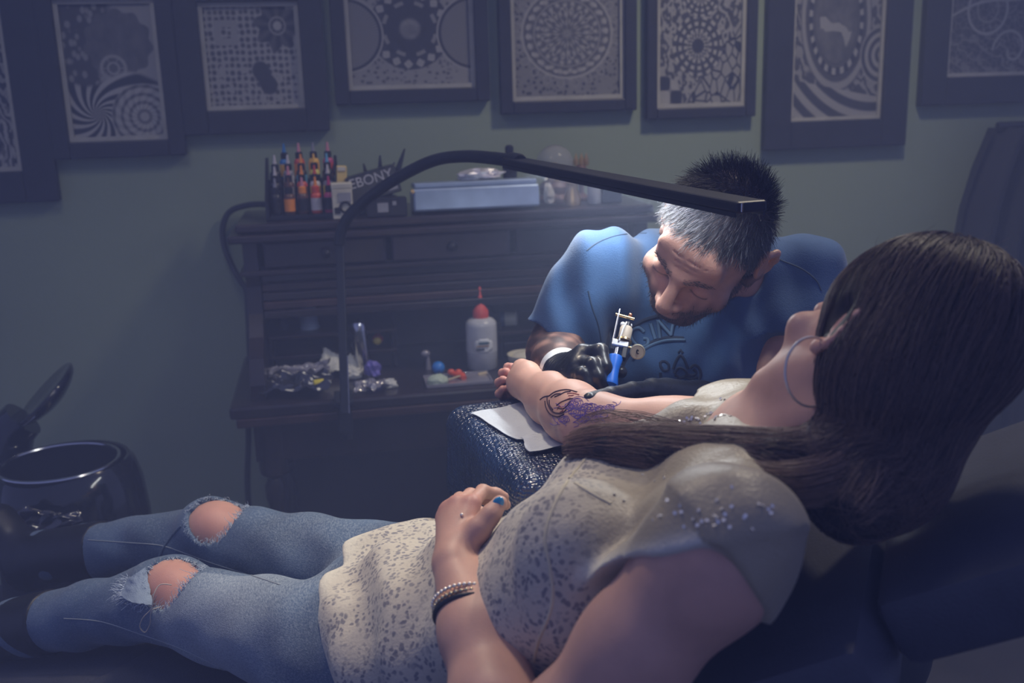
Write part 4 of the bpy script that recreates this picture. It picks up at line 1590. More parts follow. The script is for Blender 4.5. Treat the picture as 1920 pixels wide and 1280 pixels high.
# ------------------------------------------------------------------ her shirt
def shirt_material():
    m = mat('cream_cotton_leopard', (0.50, 0.46, 0.38), 0.8, var=0.06, vscale=10, bump=0.25, bscale=260, sheen=0.2)
    nt = m.node_tree
    b = nt.nodes['Principled BSDF']
    tc = [n for n in nt.nodes if n.type == 'TEX_COORD'][0]
    src = b.inputs['Base Color'].links[0].from_socket
    nz = nt.nodes.new('ShaderNodeTexNoise')
    nz.inputs['Scale'].default_value = 45
    nz.inputs['Detail'].default_value = 2
    nt.links.new(tc.outputs['Object'], nz.inputs['Vector'])
    mp = nt.nodes.new('ShaderNodeVectorMath')
    mp.operation = 'MULTIPLY_ADD'
    nt.links.new(nz.outputs['Color'], mp.inputs[0])
    mp.inputs[1].default_value = (.016, .016, .016)
    nt.links.new(tc.outputs['Object'], mp.inputs[2])
    vo = nt.nodes.new('ShaderNodeTexVoronoi')
    vo.inputs['Scale'].default_value = 135
    nt.links.new(mp.outputs[0], vo.inputs['Vector'])
    d = X(nt, vo.outputs['Distance'])
    n2 = nt.nodes.new('ShaderNodeTexNoise')
    n2.inputs['Scale'].default_value = 26
    nt.links.new(tc.outputs['Object'], n2.inputs['Vector'])
    spots = (1 - d.soft(.40, .16)) * X(nt, n2.outputs['Fac']).soft(.38, .20)
    mx = nt.nodes.new('ShaderNodeMix')
    mx.data_type = 'RGBA'
    nt.links.new((spots * .8).s, mx.inputs[0])
    nt.links.new(src, mx.inputs[6])
    mx.inputs[7].default_value = (0.115, 0.115, 0.15, 1)
    # gold foil yoke towards the shoulders
    mg = nt.nodes.new('ShaderNodeMix')
    mg.data_type = 'RGBA'
    gf = X(nt, attr_node(nt, 'foil'))
    nt.links.new(gf.s, mg.inputs[0])
    nt.links.new(mx.outputs[2], mg.inputs[6])
    mg.inputs[7].default_value = (0.33, 0.28, 0.19, 1)
    # plain hems
    mh = nt.nodes.new('ShaderNodeMix')
    mh.data_type = 'RGBA'
    nt.links.new(attr_node(nt, 'hem'), mh.inputs[0])
    nt.links.new(mg.outputs[2], mh.inputs[6])
    mh.inputs[7].default_value = (0.60, 0.57, 0.47, 1)
    nt.links.new(mh.outputs[2], b.inputs['Base Color'])
    rg = 0.8 - gf * .42
    nt.links.new(rg.s, b.inputs['Roughness'])
    return m


m_shirt = shirt_material()
sf = Field()
torso(sf, .004)
# hip part flares over the jeans
hipc = (pelN + pelF) / 2
sf.flat(hipc - BW * .05, waist, LW, .196, .132, .133, .086, .05)
sf.rc(shN, (shN + shF) / 2, .058, .055, .05)
sf.rc(shF, (shN + shF) / 2, .060, .055, .05)
# sleeves
aN = nrm(elN - shN)
slvP, slvN = U(1265, 1025, .90), nrm(-UP * .93 + RT * .22 - FW * .25)
sf.flat(shN - aN * .02, shN + aN * .085, LW, .069, .069, .074, .074, .03, clip=(slvP, slvN))
sf.flat(shN - aN * .02, shN + aN * .12, LW, .070, .070, .076, .076, .03, clip=(U(1345, 1000, .90), nrm(-(RT * .83 + UP * .56))))
aF = nrm(mF - shF)
sf.flat(shF - aF * .02, shF + aF * .09, LW, .058, .058, .060, .060, .03, clip=(shF + aF * .062, aF))
sf.chain([(U(1190, 806, 1.275), .012), (U(1290, 800, 1.27), .022), (U(1410, 800, 1.26), .034)], .03)
# neck opening
sf.rc(neckb + FWD * .030 + BW * .035, headb + FWD * .02, .048, .060, .01, 's')
sf.half(hipc - BW * .008, nrm(-BW + LW * .10), k=.006)


def folds(x, y, z):
    a = x * LW[0] + y * LW[1] + z * LW[2]
    b = x * BW[0] + y * BW[1] + z * BW[2]
    f = x * FWD[0] + y * FWD[1] + z * FWD[2]
    b0 = float(waist @ BW)
    low = 1 / (1 + np.exp((b - b0 - .02) * 40))
    w1 = np.sin(b * 62 + np.sin(a * 21 + 1.0) * 2.1 + f * 11) * (.0022 + .0060 * low)
    w2 = np.sin(a * 75 + np.sin(b * 30) * 1.7 + 2) * (.0012 + .0008 * low)
    return w1 + w2 + np.sin(a * 160 + b * 90) * .0004


sf.disp = folds
V, Q = sf.mesh(.0037)
V = smooth_mesh(V, Q, 1)
SB = bvh_of(V, Q)
shirt = mesh_obj('shirt', V, Q, m_shirt, woman)
bco = V @ BW
foil = 1 / (1 + np.exp(-(bco - float((chest + BW * .075) @ BW)) * 60))
put_attr(shirt, 'foil', np.clip(foil, 0, 1))
hem = np.exp(-(((V - hipc + BW * .008) @ nrm(-BW + LW * .10)) / .014) ** 2)
dn = np.abs((V - slvP) @ slvN)
nearN = np.linalg.norm(V - (shN + aN * .06), axis=1) < .11
hem = np.maximum(hem, np.exp(-(dn / .010) ** 2) * nearN)
put_attr(shirt, 'hem', hem)
m_seam = mat('cream_seam_thread', (0.55, 0.50, 0.36), 0.8)
st = strokes(SB, [[(1105, 852), (1062, 905), (1034, 960), (1022, 1010), (1030, 1060), (1036, 1110), (1030, 1150), (1010, 1200), (1000, 1240)],
                  [(1078, 905), (1110, 925), (1145, 944)],
                  [(1060, 862), (1100, 846), (1160, 852), (1230, 866)]], .0022, -.0006, 8)
st.build('side_seam', m_seam, shirt, smooth=True)
# sequins on both shoulders
m_seq = mat('silver_sequins', (0.95, 0.92, 0.85), 0.2, metal=0.5, var=0.02)
sq_px = []
r_ = np.random.default_rng(5)
for i in range(60):
    t = r_.uniform(0, 1)
    sq_px.append((1275 + t * 150, 792 - t * 30 + r_.normal() * 5))
for i in range(8):
    sq_px.append((1350 + r_.uniform(0, 40), 745 + r_.uniform(0, 20)))
sq_px += [(1205, 890), (1228, 902), (1246, 896), (1152, 927), (1170, 938), (1252, 938), (1266, 962), (1276, 948), (1372, 914), (1430, 948), (1440, 955), (1422, 945), (1447, 949), (1340, 967), (1300, 973), (1395, 970), (1225, 975), (1278, 960), (1445, 962)]
for i in range(18):
    sq_px.append((r_.uniform(1230, 1460), 935 + r_.uniform(0, 60)))
mb = MB()
for (x, y) in sq_px:
    q = hit(SB, x, y, .0008)
    if q is None:
        continue
    n_ = nrm(q[1] + r_.normal(size=3) * .35)
    mb.lathe(q[0], [(.0018, -.0002), (.0018, .0002)], 8, axis=n_)
o = mb.build('sequins', m_seq, shirt)
o['kind'] = 'stuff'

# ------------------------------------------------------------------ jeans with torn knees
def denim():
    m = mat('worn_blue_denim', (0.060, 0.105, 0.180), 0.85, var=0.30, vscale=7, bump=0.35, bscale=700, sheen=0.15)
    nt = m.node_tree
    b = nt.nodes['Principled BSDF']
    tc = [n for n in nt.nodes if n.type == 'TEX_COORD'][0]
    src = b.inputs['Base Color'].links[0].from_socket
    w = nt.nodes.new('ShaderNodeTexNoise')
    w.inputs['Scale'].default_value = 420
    w.inputs['Detail'].default_value = 2
    mpn = nt.nodes.new('ShaderNodeMapping')
    mpn.inputs['Scale'].default_value = (1, .35, 2.2)
    nt.links.new(tc.outputs['Object'], mpn.inputs[0])
    nt.links.new(mpn.outputs[0], w.inputs['Vector'])
    f = X(nt, attr_node(nt, 'fade'))
    k = (X(nt, w.outputs['Fac']) - .5) * 1.6 + f * .62
    mx = nt.nodes.new('ShaderNodeMix')
    mx.data_type = 'RGBA'
    nt.links.new(k.clamp().s, mx.inputs[0])
    nt.links.new(src, mx.inputs[6])
    mx.inputs[7].default_value = (0.34, 0.40, 0.46, 1)
    nt.links.new(mx.outputs[2], b.inputs['Base Color'])
    return m


m_denim = denim()
jf = Field()
jf.flat(hipc - BW * .06, hipc + BW * .06, LW, .182, .118, .150, .098, .04)
for (hp_, kn_, an_) in ((pelN, kneeN, ankN), (pelF, kneeF, ankF)):
    jf.rc(hp_, kn_, .090, .062, .03)
    jf.rc(kn_, an_, .061, .050, .03)
jf.ell(U(318, 1104, 1.632), (.052, .052, .048), None, .03)
jf.ell(U(400, 990, 1.826), (.052, .052, .048), None, .03)
# torn openings
HOLES = [(U(322, 1082, 1.585), .050), (U(402, 962, 1.785), .056)]
for c_, rr_ in HOLES:
    jf.put((lambda c, r: lambda x, y, z: np.sqrt((x - c[0]) ** 2 + (y - c[1]) ** 2 + (z - c[2]) ** 2) - r - .003 * np.sin(x * 330 + z * 210))(c_, rr_), c_ - rr_ - .01, c_ + rr_ + .01, k=.003, op='s')


def jfold(x, y, z):
    return np.sin(x * 55 + np.sin(z * 40 + y * 12) * 1.5) * .0022 + np.sin(x * 24 - y * 38 + z * 70) * .0013


jf.disp = jfold
V, Q = jf.mesh(.004)
V = smooth_mesh(V, Q, 1)
JB = bvh_of(V, Q)
jeans = mesh_obj('jeans', V, Q, m_denim, woman)
fade = np.zeros(len(V))
tn = np.clip((V - kneeN) @ (pelN - kneeN) / ((pelN - kneeN) @ (pelN - kneeN)), -1, 1)
fade = np.where(tn > 0, np.exp(-((tn - .42) / .36) ** 2), np.exp(-(tn / .12) ** 2) * .15)
farleg = ((V - (pelN + pelF) / 2) @ LW) < 0
fade = np.where(farleg, fade * .28, fade)
put_attr(jeans, 'fade', fade)
m_stitch = mat('pale_denim_stitching', (0.30, 0.34, 0.36), 0.8)
strokes(JB, [[(120, 1159), (190, 1165), (262, 1188), (330, 1212), (390, 1240), (440, 1266)],
             [(165, 1012), (240, 1017), (300, 1022), (345, 1036), (400, 1056), (470, 1078), (525, 1096)]], .0009, .0004, 5).build('stitching', m_stitch, jeans, smooth=True)
strokes(JB, [[(340, 985), (322, 1005), (305, 1030), (293, 1058)]], .003, -.0006, 8).build('leg_seam', m_denim, jeans, smooth=True)
for o in (jeans.children[-1],):
    put_attr(o, 'fade', np.full(len(o.data.vertices), .15))
# frayed threads along the tears
m_fray = mat('frayed_cotton_threads', (0.50, 0.58, 0.66), 0.85)
fr = []
for c_, rr_ in HOLES:
    dd = np.linalg.norm(V - c_, axis=1)
    rim = np.flatnonzero((dd > rr_ + .0005) & (dd < rr_ + .0065))
    for i in r_.choice(rim, 900):
        p = V[i]
        to = nrm(c_ - p)
        outw = nrm(p - (kneeN if c_ is HOLES[0][0] else kneeF))
        d_ = nrm(to - outw * (to @ outw)) + outw * r_.uniform(-.1, .35) + r_.normal(size=3) * .3
        L_ = r_.uniform(.004, .013)
        fr.append([p, p + d_ * L_ * .35 + r_.normal(size=3) * .0006, p + d_ * L_ * .7 + r_.normal(size=3) * .001, p + d_ * L_ + r_.normal(size=3) * .0015])
strands('frayed_threads', fr, m_fray, woman, .00045, .5)
# turned flap of torn denim and loose threads at the near knee
m_flap = mat('faded_denim_inside', (0.26, 0.33, 0.42), 0.85, bump=0.3, bscale=600)
fp = [U(240, 1082, 1.615), U(273, 1064, 1.605), U(286, 1134, 1.560), U(226, 1116, 1.585)]
flv, flf = [], []
RS = 14
for j in range(RS):
    for i in range(RS):
        u_, v_ = i / (RS - 1), j / (RS - 1)
        p = (fp[0] * (1 - u_) + fp[1] * u_) * (1 - v_) + (fp[3] * (1 - u_) + fp[2] * u_) * v_
        flv.append(p - FW * .012 * math.sin(math.pi * u_) + r_.normal(size=3) * .0006)
n0 = len(flv)
flv += [p + FW * .0015 for p in flv]
for j in range(RS - 1):
    for i in range(RS - 1):
        a = j * RS + i
        flf += [(a, a + 1, a + 1 + RS, a + RS), (n0 + a + RS, n0 + a + 1 + RS, n0 + a + 1, n0 + a)]
mesh_obj('torn_flap', flv, flf, m_flap, woman)
fr = []
for k_ in range(120):
    v_ = r_.uniform(0, 1)
    e_ = fp[0] * (1 - v_) + fp[3] * v_ if k_ < 80 else fp[3] * (1 - v_) + fp[2] * v_
    d_ = RT * r_.uniform(-22, 2) - UP * r_.uniform(-6, 14)
    fr.append([e_, e_ + d_ * .0003 + r_.normal(size=3) * .001, e_ + d_ * .0006 + r_.normal(size=3) * .0015, e_ + d_ * .00095 + r_.normal(size=3) * .002])
strands('flap_fringe', fr, m_fray, woman, .0005, .5)
loops = [[(322, 1096, 1.555), (300, 1096, 1.552), (288, 1115, 1.545), (284, 1140, 1.545), (268, 1158, 1.55), (262, 1175, 1.555), (272, 1185, 1.56), (281, 1170, 1.55), (284, 1145, 1.545), (300, 1138, 1.55)]]
MB().tube([p for p in spline([U(*q) for q in loops[0]], 50)], .0009, 6).build('loose_thread', mat('cream_thread', (.50, .45, .38), .8), woman, smooth=True)

# black ankle boots
m_boot = mat('black_boot_leather', (0.010, 0.010, 0.014), 0.4)
for (kn_, an_) in ((kneeN, ankN), (kneeF, ankF)):
    bf = Field()
    d_ = nrm(an_ - kn_)
    bf.rc(kn_ * .42 + an_ * .58, an_, .0575, .052, .02)
    bf.half(kn_ * .42 + an_ * .58, -d_)
    toe = nrm(np.array([-.35, .30, .9]))
    bf.flat(an_ + d_ * .02 - toe * .02, an_ + d_ * .05 + toe * .09, LW, .045, .050, .040, .032, .03)
    V, Q = bf.mesh(.005)
    mesh_obj('ankle_boot', V, Q, m_boot, woman)
_h = (pelN + pelF) / 2
pad('backrest', _h - FWD * .115 - BW * .04, neckb - FWD * .125 + BW * .06, LW, .50, .09, FWD)
pad('headrest', neckb - FWD * .125 + BW * .065, neckb - FWD * .14 + BW * .36, LW, .36, .08, FWD, .03)
kc = (kneeN + kneeF) / 2
ka = (ankN + ankF) / 2
pad('seat', _h + np.array([0, 0, -.135]) + nrm(_h - kc) * .10, kc + np.array([0, 0, -.10]), LW, .50, .10, (0, 0, 1))
pad('leg_rest', kc + np.array([0, 0, -.10]) + nrm(ka - kc) * .02, ka + np.array([0, 0, -.085]), LW, .46, .09, (0, 0, 1))
bx0 = _h + nrm(kc - _h) * .12
MB().box((bx0[0], bx0[1], .28), (.26, .22, .52), rotz(.6), bev=.02).build('pedestal', m_black, chx)
MB().box((bx0[0], bx0[1], .02), (.60, .50, .04), rotz(.6), bev=.015).build('floor_plate', m_steel, chx)
# ------------------------------------------------------------------ her hair
def hair_material(name, c0, c1, rough=0.35, spec=0.5):
    m = bpy.data.materials.new(name)
    m.use_nodes = True
    nt = m.node_tree
    b = nt.nodes['Principled BSDF']
    b.inputs['Roughness'].default_value = rough
    b.inputs['Specular IOR Level'].default_value = spec
    hi = nt.nodes.new('ShaderNodeHairInfo')
    rp = nt.nodes.new('ShaderNodeValToRGB')
    rp.color_ramp.elements[0].color = (*c0, 1)
    rp.color_ramp.elements[1].color = (*c1, 1)
    nt.links.new(hi.outputs['Random'], rp.inputs['Fac'])
    nt.links.new(rp.outputs['Color'], b.inputs['Base Color'])
    return m


m_hair_w = hair_material('brown_hair', (0.055, 0.034, 0.026), (0.38, 0.245, 0.175), 0.36)  # long strands: lighter copy, the lit tone put into the colour
m_hair_shaded = hair_material('brown_hair_shaded', (0.022, 0.014, 0.012), (0.15, 0.092, 0.066), 0.38)  # head strands: darker copy of the same hair, shade put into the colour
m_hair_base = mat('brown_hair_mass', (0.016, 0.010, 0.009), 0.6, var=0.3, vscale=60)
hr = Field()
hr.ell(hw(0, -.022, .040) + UP * .010, (.094, .112, .112), HW, .02)
hr.ell(hw(0, .125, -.060), (.11, .106, .125), HW, .012, 's')
hr.ell(hw(.092, .004, -.022), (.020, .016, .032), HW, .008, 's')
hr.ell(U(1805, 590, 1.12), (.058, .058, .058), None, .04)
hr.chain([(hw(.02, -.055, -.03), .07), (U(1690, 770, 1.11), .066), (U(1650, 870, 1.05), .060), (U(1600, 930, 1.02), .045)], .04)
TR1 = [(1618, 690, 1.08), (1604, 780, 1.045), (1555, 846, 1.03), (1470, 868, 1.05), (1370, 862, 1.09), (1250, 850, 1.135), (1140, 838, 1.18), (1060, 842, 1.21)]
for (p, r0), (q, r1) in zip(zip(TR1[:-1], (.022, .026, .030, .033, .031, .026, .018)), zip(TR1[1:], (.026, .030, .033, .031, .026, .018, .008))):
    hr.rc(U(*p), U(*q), r0 * .8, r1 * .8, .02)
V, Q = hr.mesh(.004)
whair = mesh_obj('hair', V, Q, m_hair_base, woman)
WHB = bvh_of(V, Q)
r2_ = np.random.default_rng(11)


def bundle(guide, rad, n, k=22, curl=.3, spread=1.0, seed=0, end_scatter=.5):
    """strands following a guide of (x, y, d) pixels; rad: radius along it"""
    r = np.random.default_rng(seed)
    G = spline([U(*g) for g in guide], k)
    R_ = np.interp(np.linspace(0, 1, k), np.linspace(0, 1, len(rad)), rad)
    T = np.gradient(G, axis=0)
    T /= np.linalg.norm(T, axis=1)[:, None]
    E1 = np.cross(T, -FW)
    E1 /= np.linalg.norm(E1, axis=1)[:, None]
    E2 = np.cross(T, E1)
    out = []
    for i in range(n):
        a = r.uniform(0, 2 * math.pi)
        rr = math.sqrt(r.uniform(.25, 1)) * spread
        tw = r.normal() * 1.1
        ph = r.uniform(0, 6)
        am = r.uniform(0, curl)
        t = np.linspace(0, 1, k)
        ang = a + tw * t + am * np.sin(t * 6 + ph)
        off = E1 * (np.cos(ang) * R_ * rr)[:, None] + E2 * (np.sin(ang) * R_ * rr * .75)[:, None]
        P = G + off
        s1 = r.uniform(0, .12)
        s2_ = 1 - r.uniform(0, end_scatter) * r.uniform(0, 1)
        idx = np.interp(np.linspace(s1, s2_, k), t, np.arange(k))
        lo = np.floor(idx).astype(int).clip(0, k - 2)
        fr_ = (idx - lo)[:, None]
        out.append(P[lo] * (1 - fr_) + P[lo + 1] * fr_)
    return out


S = []
S += bundle(TR1, [.024, .028, .034, .038, .038, .034, .026, .016], 1500, seed=1, end_scatter=.45)
S += bundle([(1560, 690, 1.13), (1560, 770, 1.11), (1520, 832, 1.10), (1440, 838, 1.13), (1330, 832, 1.17), (1210, 822, 1.22), (1120, 815, 1.25), (1070, 822, 1.26)],
            [.012, .016, .020, .022, .022, .020, .014, .008], 700, seed=2)
S += bundle([(1625, 640, 1.07), (1650, 740, 1.04), (1610, 860, 1.01), (1520, 905, 1.00), (1400, 900, 1.04), (1290, 880, 1.10), (1180, 862, 1.15)],
            [.015, .022, .028, .026, .022, .016, .008], 600, seed=3)
S += bundle([(1600, 650, 1.09), (1598, 730, 1.07), (1570, 800, 1.06), (1520, 840, 1.07), (1470, 850, 1.09)], [.008, .010, .010, .010, .006], 90, seed=4)
S += bundle([(1690, 640, 1.03), (1700, 740, 1.02), (1680, 830, 1.01), (1640, 900, .99), (1590, 960, .97)], [.03, .035, .035, .03, .02], 300, seed=5)
# flyaway ends over the paper and the shirt
S += bundle([(1300, 812, 1.21), (1200, 795, 1.25), (1130, 786, 1.28), (1085, 795, 1.30)], [.012, .016, .014, .006], 70, seed=6, curl=.9)
strands('long_strands', S, m_hair_w, woman, np.random.default_rng(3).uniform(.00022, .0005, len(S)), .35)
# strands falling over the side of the head towards the shoulder
Vh = V
TGT = U(1620, 850, 1.04)
SCN = []
pick = r2_.choice(len(Vh), 9000)
for i in pick:
    p = Vh[i] + r2_.normal(size=3) * .002
    if (HEADC - p) @ FW < -.035 or (p - CAM) @ FW > 1.15:
        continue
    q, n_, _, _ = WHB.find_nearest(Vector(p))
    lift = r2_.uniform(.0004, .0035)
    jit = r2_.normal(size=3) * .22
    P = []
    pos = np.array(q)
    for s_ in range(13):
        q, n_, _, _ = WHB.find_nearest(Vector(pos))
        n_ = np.array(n_)
        pos = np.array(q) + n_ * lift
        P.append(pos)
        d_ = TGT - pos
        L_ = np.linalg.norm(d_)
        d_ = d_ / (L_ + 1e-6) + jit * .5 + (-UP * .35)
        if L_ < .07:
            d_ = -UP * .3 - RT * .9 + jit
        d_ = nrm(d_ - n_ * (d_ @ n_))
        pos = pos + d_ * .0105
    if min(np.linalg.norm(p - hw(.086, .000, -.020)) for p in P) < .022:
        continue
    SCN.append(P)
strands('scalp_strands', SCN, m_hair_shaded, woman, np.random.default_rng(4).uniform(.00025, .0006, len(SCN)), .5)
# short flyaways on the crown
FL = []
for i in range(60):
    q = hit(WHB, r2_.uniform(1590, 1900), r2_.uniform(445, 520), .0)
    if q is None:
        continue
    d_ = nrm(q[1] + r2_.normal(size=3) * .7 + UP * .5)
    L_ = r2_.uniform(.006, .02)
    FL.append([q[0] + d_ * L_ * t + RT * .01 * t * t for t in (0, .35, .7, 1)])
strands('flyaway_strands', FL, m_hair_w, woman, .00025, .4)

# ------------------------------------------------------------------ tattoo line work on the far forearm
m_tat_d = mat('dark_maroon_tattoo_ink', (0.050, 0.018, 0.035), 0.6)
m_tat_r = mat('red_tattoo_ink', (0.28, 0.05, 0.06), 0.6)
m_tat_p = mat('violet_stencil_ink', (0.13, 0.07, 0.36), 0.6)
dk = [[(1013, 749), (1020, 744), (1030, 742)], [(1030, 742), (1040, 735), (1055, 731), (1068, 731), (1082, 735)],
      [(1026, 744), (1027, 756), (1033, 768), (1042, 774), (1054, 774), (1062, 768)], [(1022, 752), (1024, 764), (1032, 776), (1046, 781), (1058, 776)],
      [(1033, 745), (1042, 739), (1052, 738)], [(1040, 744), (1050, 740), (1060, 735), (1070, 734)], [(1030, 750), (1031, 760), (1037, 768)],
      [(1044, 760), (1052, 754), (1062, 750), (1074, 747)], [(1046, 764), (1056, 766), (1064, 760), (1070, 752)]]
strokes(WB, dk, .0011, .0002, 5, 1.2).build('dark_tattoo_lines', m_tat_d, woman, smooth=True)['kind'] = 'stuff'
rdl = [[(1045, 768), (1050, 761), (1056, 768), (1050, 773)], [(1050, 756), (1060, 750), (1070, 746)], [(1064, 738), (1074, 737), (1086, 740)], [(1050, 776), (1056, 770), (1053, 764)], [(1066, 742), (1076, 741)]]
strokes(WB, rdl, .0007, .0003, 5, 1.2).build('red_tattoo_lines', m_tat_r, woman, smooth=True)['kind'] = 'stuff'


def rose(cx, cy, r, seed):
    q = np.random.default_rng(seed)
    out = []
    for k in range(3):
        rr = r * (.3 + .35 * k)
        a0 = q.uniform(0, 6)
        n_ = 3 + k
        for j in range(n_):
            a = a0 + 2 * math.pi * j / n_
            b = a + 2 * math.pi / n_ * 1.15
            m_ = (a + b) / 2
            arc = []
            for w_ in np.linspace(0, 1, 6):
                an = a + (b - a) * w_
                rw = rr * (1 + .32 * math.sin(math.pi * w_))
                arc.append((cx + rw * math.cos(an), cy + .72 * rw * math.sin(an)))
            out.append(arc)
    return out


pl = []
for i, (cx, cy, r) in enumerate([(1082, 756, 9), (1104, 765, 11), (1078, 772, 9), (1128, 768, 9), (1058, 786, 8), (1094, 784, 9), (1118, 782, 8), (1144, 764, 7), (1068, 762, 7)]):
    pl += rose(cx, cy, r, i)
pl += [[(1064, 756), (1072, 750), (1084, 746), (1092, 750)], [(1072, 748), (1084, 743), (1096, 746), (1104, 752)], [(1088, 778), (1084, 786), (1074, 792)], [(1100, 776), (1106, 786), (1112, 793)],
       [(1150, 762), (1160, 758), (1164, 752)], [(1036, 780), (1042, 790), (1050, 796)], [(1044, 782), (1052, 790), (1062, 798)], [(1140, 772), (1150, 768), (1150, 760)]]
rq = np.random.default_rng(8)
for i in range(26):
    x0, y0 = rq.uniform(1040, 1150), rq.uniform(748, 792)
    a0 = rq.uniform(-.6, 2.4)
    pl.append([(x0, y0), (x0 + 8 * math.cos(a0), y0 + 5 * math.sin(a0)), (x0 + 14 * math.cos(a0 + .6), y0 + 8 * math.sin(a0 + .6)), (x0 + 15 * math.cos(a0 + 1.2), y0 + 9 * math.sin(a0 + 1.2))])
strokes(WB, pl, .00045, .0002, 4, 1.0).build('violet_tattoo_lines', m_tat_p, woman, smooth=True)['kind'] = 'stuff'

# ------------------------------------------------------------------ jewellery and nail
m_silver = mat('silver', (0.85, 0.80, 0.72), 0.28, metal=0.7, var=0.03)
ec = U(1522, 697, 1.04)
e1_, e2_ = nrm(RT * .87 + FW * .45), UP
th = np.linspace(0, 2 * math.pi, 65)[:-1]
MB().tube([ec + (e1_ * math.cos(t) * 1.0 + e2_ * math.sin(t)) * .0358 for t in th], .0014, 8, closed=True).build('hoop_earring', m_silver, woman, smooth=True, label='large thin silver hoop earring')
fa = nrm(elN - wrN)
LEN_ = np.linalg.norm(elN - wrN)


def arm_r(t):
    return float(np.interp(t, [0, .35, .7, 1], [.0275, .034, .044, .042]))


m_bead_g = mat('gilt_beads', (0.62, 0.52, 0.34), 0.22, metal=1.0)
ee1 = nrm(RT - fa * (RT @ fa))
ee2 = np.cross(fa, ee1)
for j, (t_, tl) in enumerate(((.205, .0), (.236, .0), (.262, .0))):
    rr = arm_r(t_) + .0052
    cc = wrN + fa * (LEN_ * t_)
    tiltv = fa * .0
    ring_pts = [cc + (ee1 * math.cos(a) + ee2 * math.sin(a)) * rr + fa * (.006 * math.cos(a - .4)) for a in np.linspace(0, 2 * math.pi, 41)[:-1]]
    if j < 2:
        MB().tube(ring_pts, .0010, 6, closed=True).build('bracelet_cord', m_black, woman, smooth=True)
        mb = MB()
        for p in ring_pts:
            mb.sphere(p, .0026, 6)
        mb.build('bracelet_beads', m_silver if j == 0 else m_bead_g, woman, smooth=True, label='row of small metal bracelet beads')['kind'] = 'stuff'
    else:
        MB().tube(ring_pts, .0032, 8, closed=True).build('bracelet_band', m_black, woman, smooth=True, label='black cord bracelet band')
for (x, y) in ((866, 966), (811, 1077)):
    q = hit(WB, x, y, .0012)
    if q is not None:
        MB().sphere(q[0], .0023, 8).build('piercing', m_silver, woman, smooth=True, label='tiny silver ball piercing')
nf = Field()
nl = U(934, 943, 1.2262)
na = nrm(U(940, 935, 1.23) - U(925, 955, 1.23))
nb_ = nrm(np.cross(na, -FW))
nM = np.stack([na, nb_, np.cross(na, nb_)], 1)
nf.ell(nl, (.0085, .0068, .0032), nM, .002)
V, Q = nf.mesh(.0009)
mesh_obj('thumb_nail', V, Q, mat('turquoise_nail_polish', (0.01, 0.24, 0.48), 0.12, coat=1.0, var=0.02), woman, label='turquoise polished thumb nail')
# ------------------------------------------------------------------ the artist: man bent over the arm
m_skin_m = mat('tanned_skin', (0.52, 0.29, 0.22), 0.45, spec=0.4, sss=0.10, var=0.12, vscale=40, bump=0.12, bscale=400)
mix_by(m_skin_m, 'stubble', (0.035, 0.028, 0.032))
MC = U(1331, 455, 1.585)
al_, be_ = math.radians(57), math.radians(37)
Zc = -FW
mface = math.cos(be_) * (math.cos(al_) * Zc - math.sin(al_) * UP) - math.sin(be_) * RT
mup = math.cos(al_) * UP + math.sin(al_) * Zc
# slight sideways tilt
rl = math.radians(4)
mlf = np.cross(mup, mface)
mup = nrm(mup * math.cos(rl) + mlf * math.sin(rl))
mleft = np.cross(mup, mface)
MM = np.stack([mleft, mface, mup], 1)


def mh(l, f, u):
    return MC + MM @ np.array([l, f, u])


sL, sR = U(1120, 520, 1.78), U(1510, 530, 1.82)
mback = U(1318, 545, 1.90)
mbel = U(1312, 850, 1.94)
mnek = U(1360, 495, 1.84)
elL, wrL = U(1040, 660, 1.80), U(1060, 706, 1.605)
elR, wrR = U(1455, 815, 1.74), U(1318, 760, 1.59)


def man_trunk(fd, g):
    fd.flat(mback, mbel, RT, .172 + g, .115 + g, .165 + g, .115 + g, .06)
    fd.rc(mback + RT * -.03, sL, .095 + g, .062 + g, .06)
    fd.rc(mback + RT * .03, sR, .095 + g, .062 + g, .06)
    fd.flat(mback - UP * .02 - FW * .04, U(1305, 690, 1.84), RT, .150 + g, .09 + g, .150 + g, .10 + g, .05)


def hand_right(fd, g):
    """hand on the machine"""
    mc = [(1093, 664, 1.555), (1088, 683, 1.545), (1080, 700, 1.542), (1074, 716, 1.550)]
    for i, p in enumerate(mc):
        fd.rc(wrL, U(*p), .0235 + g, .0150 + g, .018)
    fs = [[mc[0], (1126, 658, 1.530), (1133, 688, 1.515), (1135, 704, 1.516)],
          [mc[1], (1110, 684, 1.512), (1121, 706, 1.503), (1129, 721, 1.508)],
          [mc[2], (1092, 702, 1.508), (1103, 722, 1.503), (1115, 736, 1.508)],
          [mc[3], (1081, 722, 1.518), (1091, 739, 1.515), (1102, 748, 1.520)]]
    for q, r0 in zip(fs, (.0108, .0106, .0100, .0090)):
        rs = [r0 + g + .001, r0 + g, r0 * .92 + g, r0 * .82 + g]
        fd.chain([(U(*p), r) for p, r in zip(q, rs)], .005)
    fd.chain([(U(1078, 696, 1.585), .017 + g), (U(1118, 692, 1.572), .0125 + g), (U(1146, 692, 1.556), .0110 + g), (U(1163, 697, 1.540), .0092 + g)], .01)


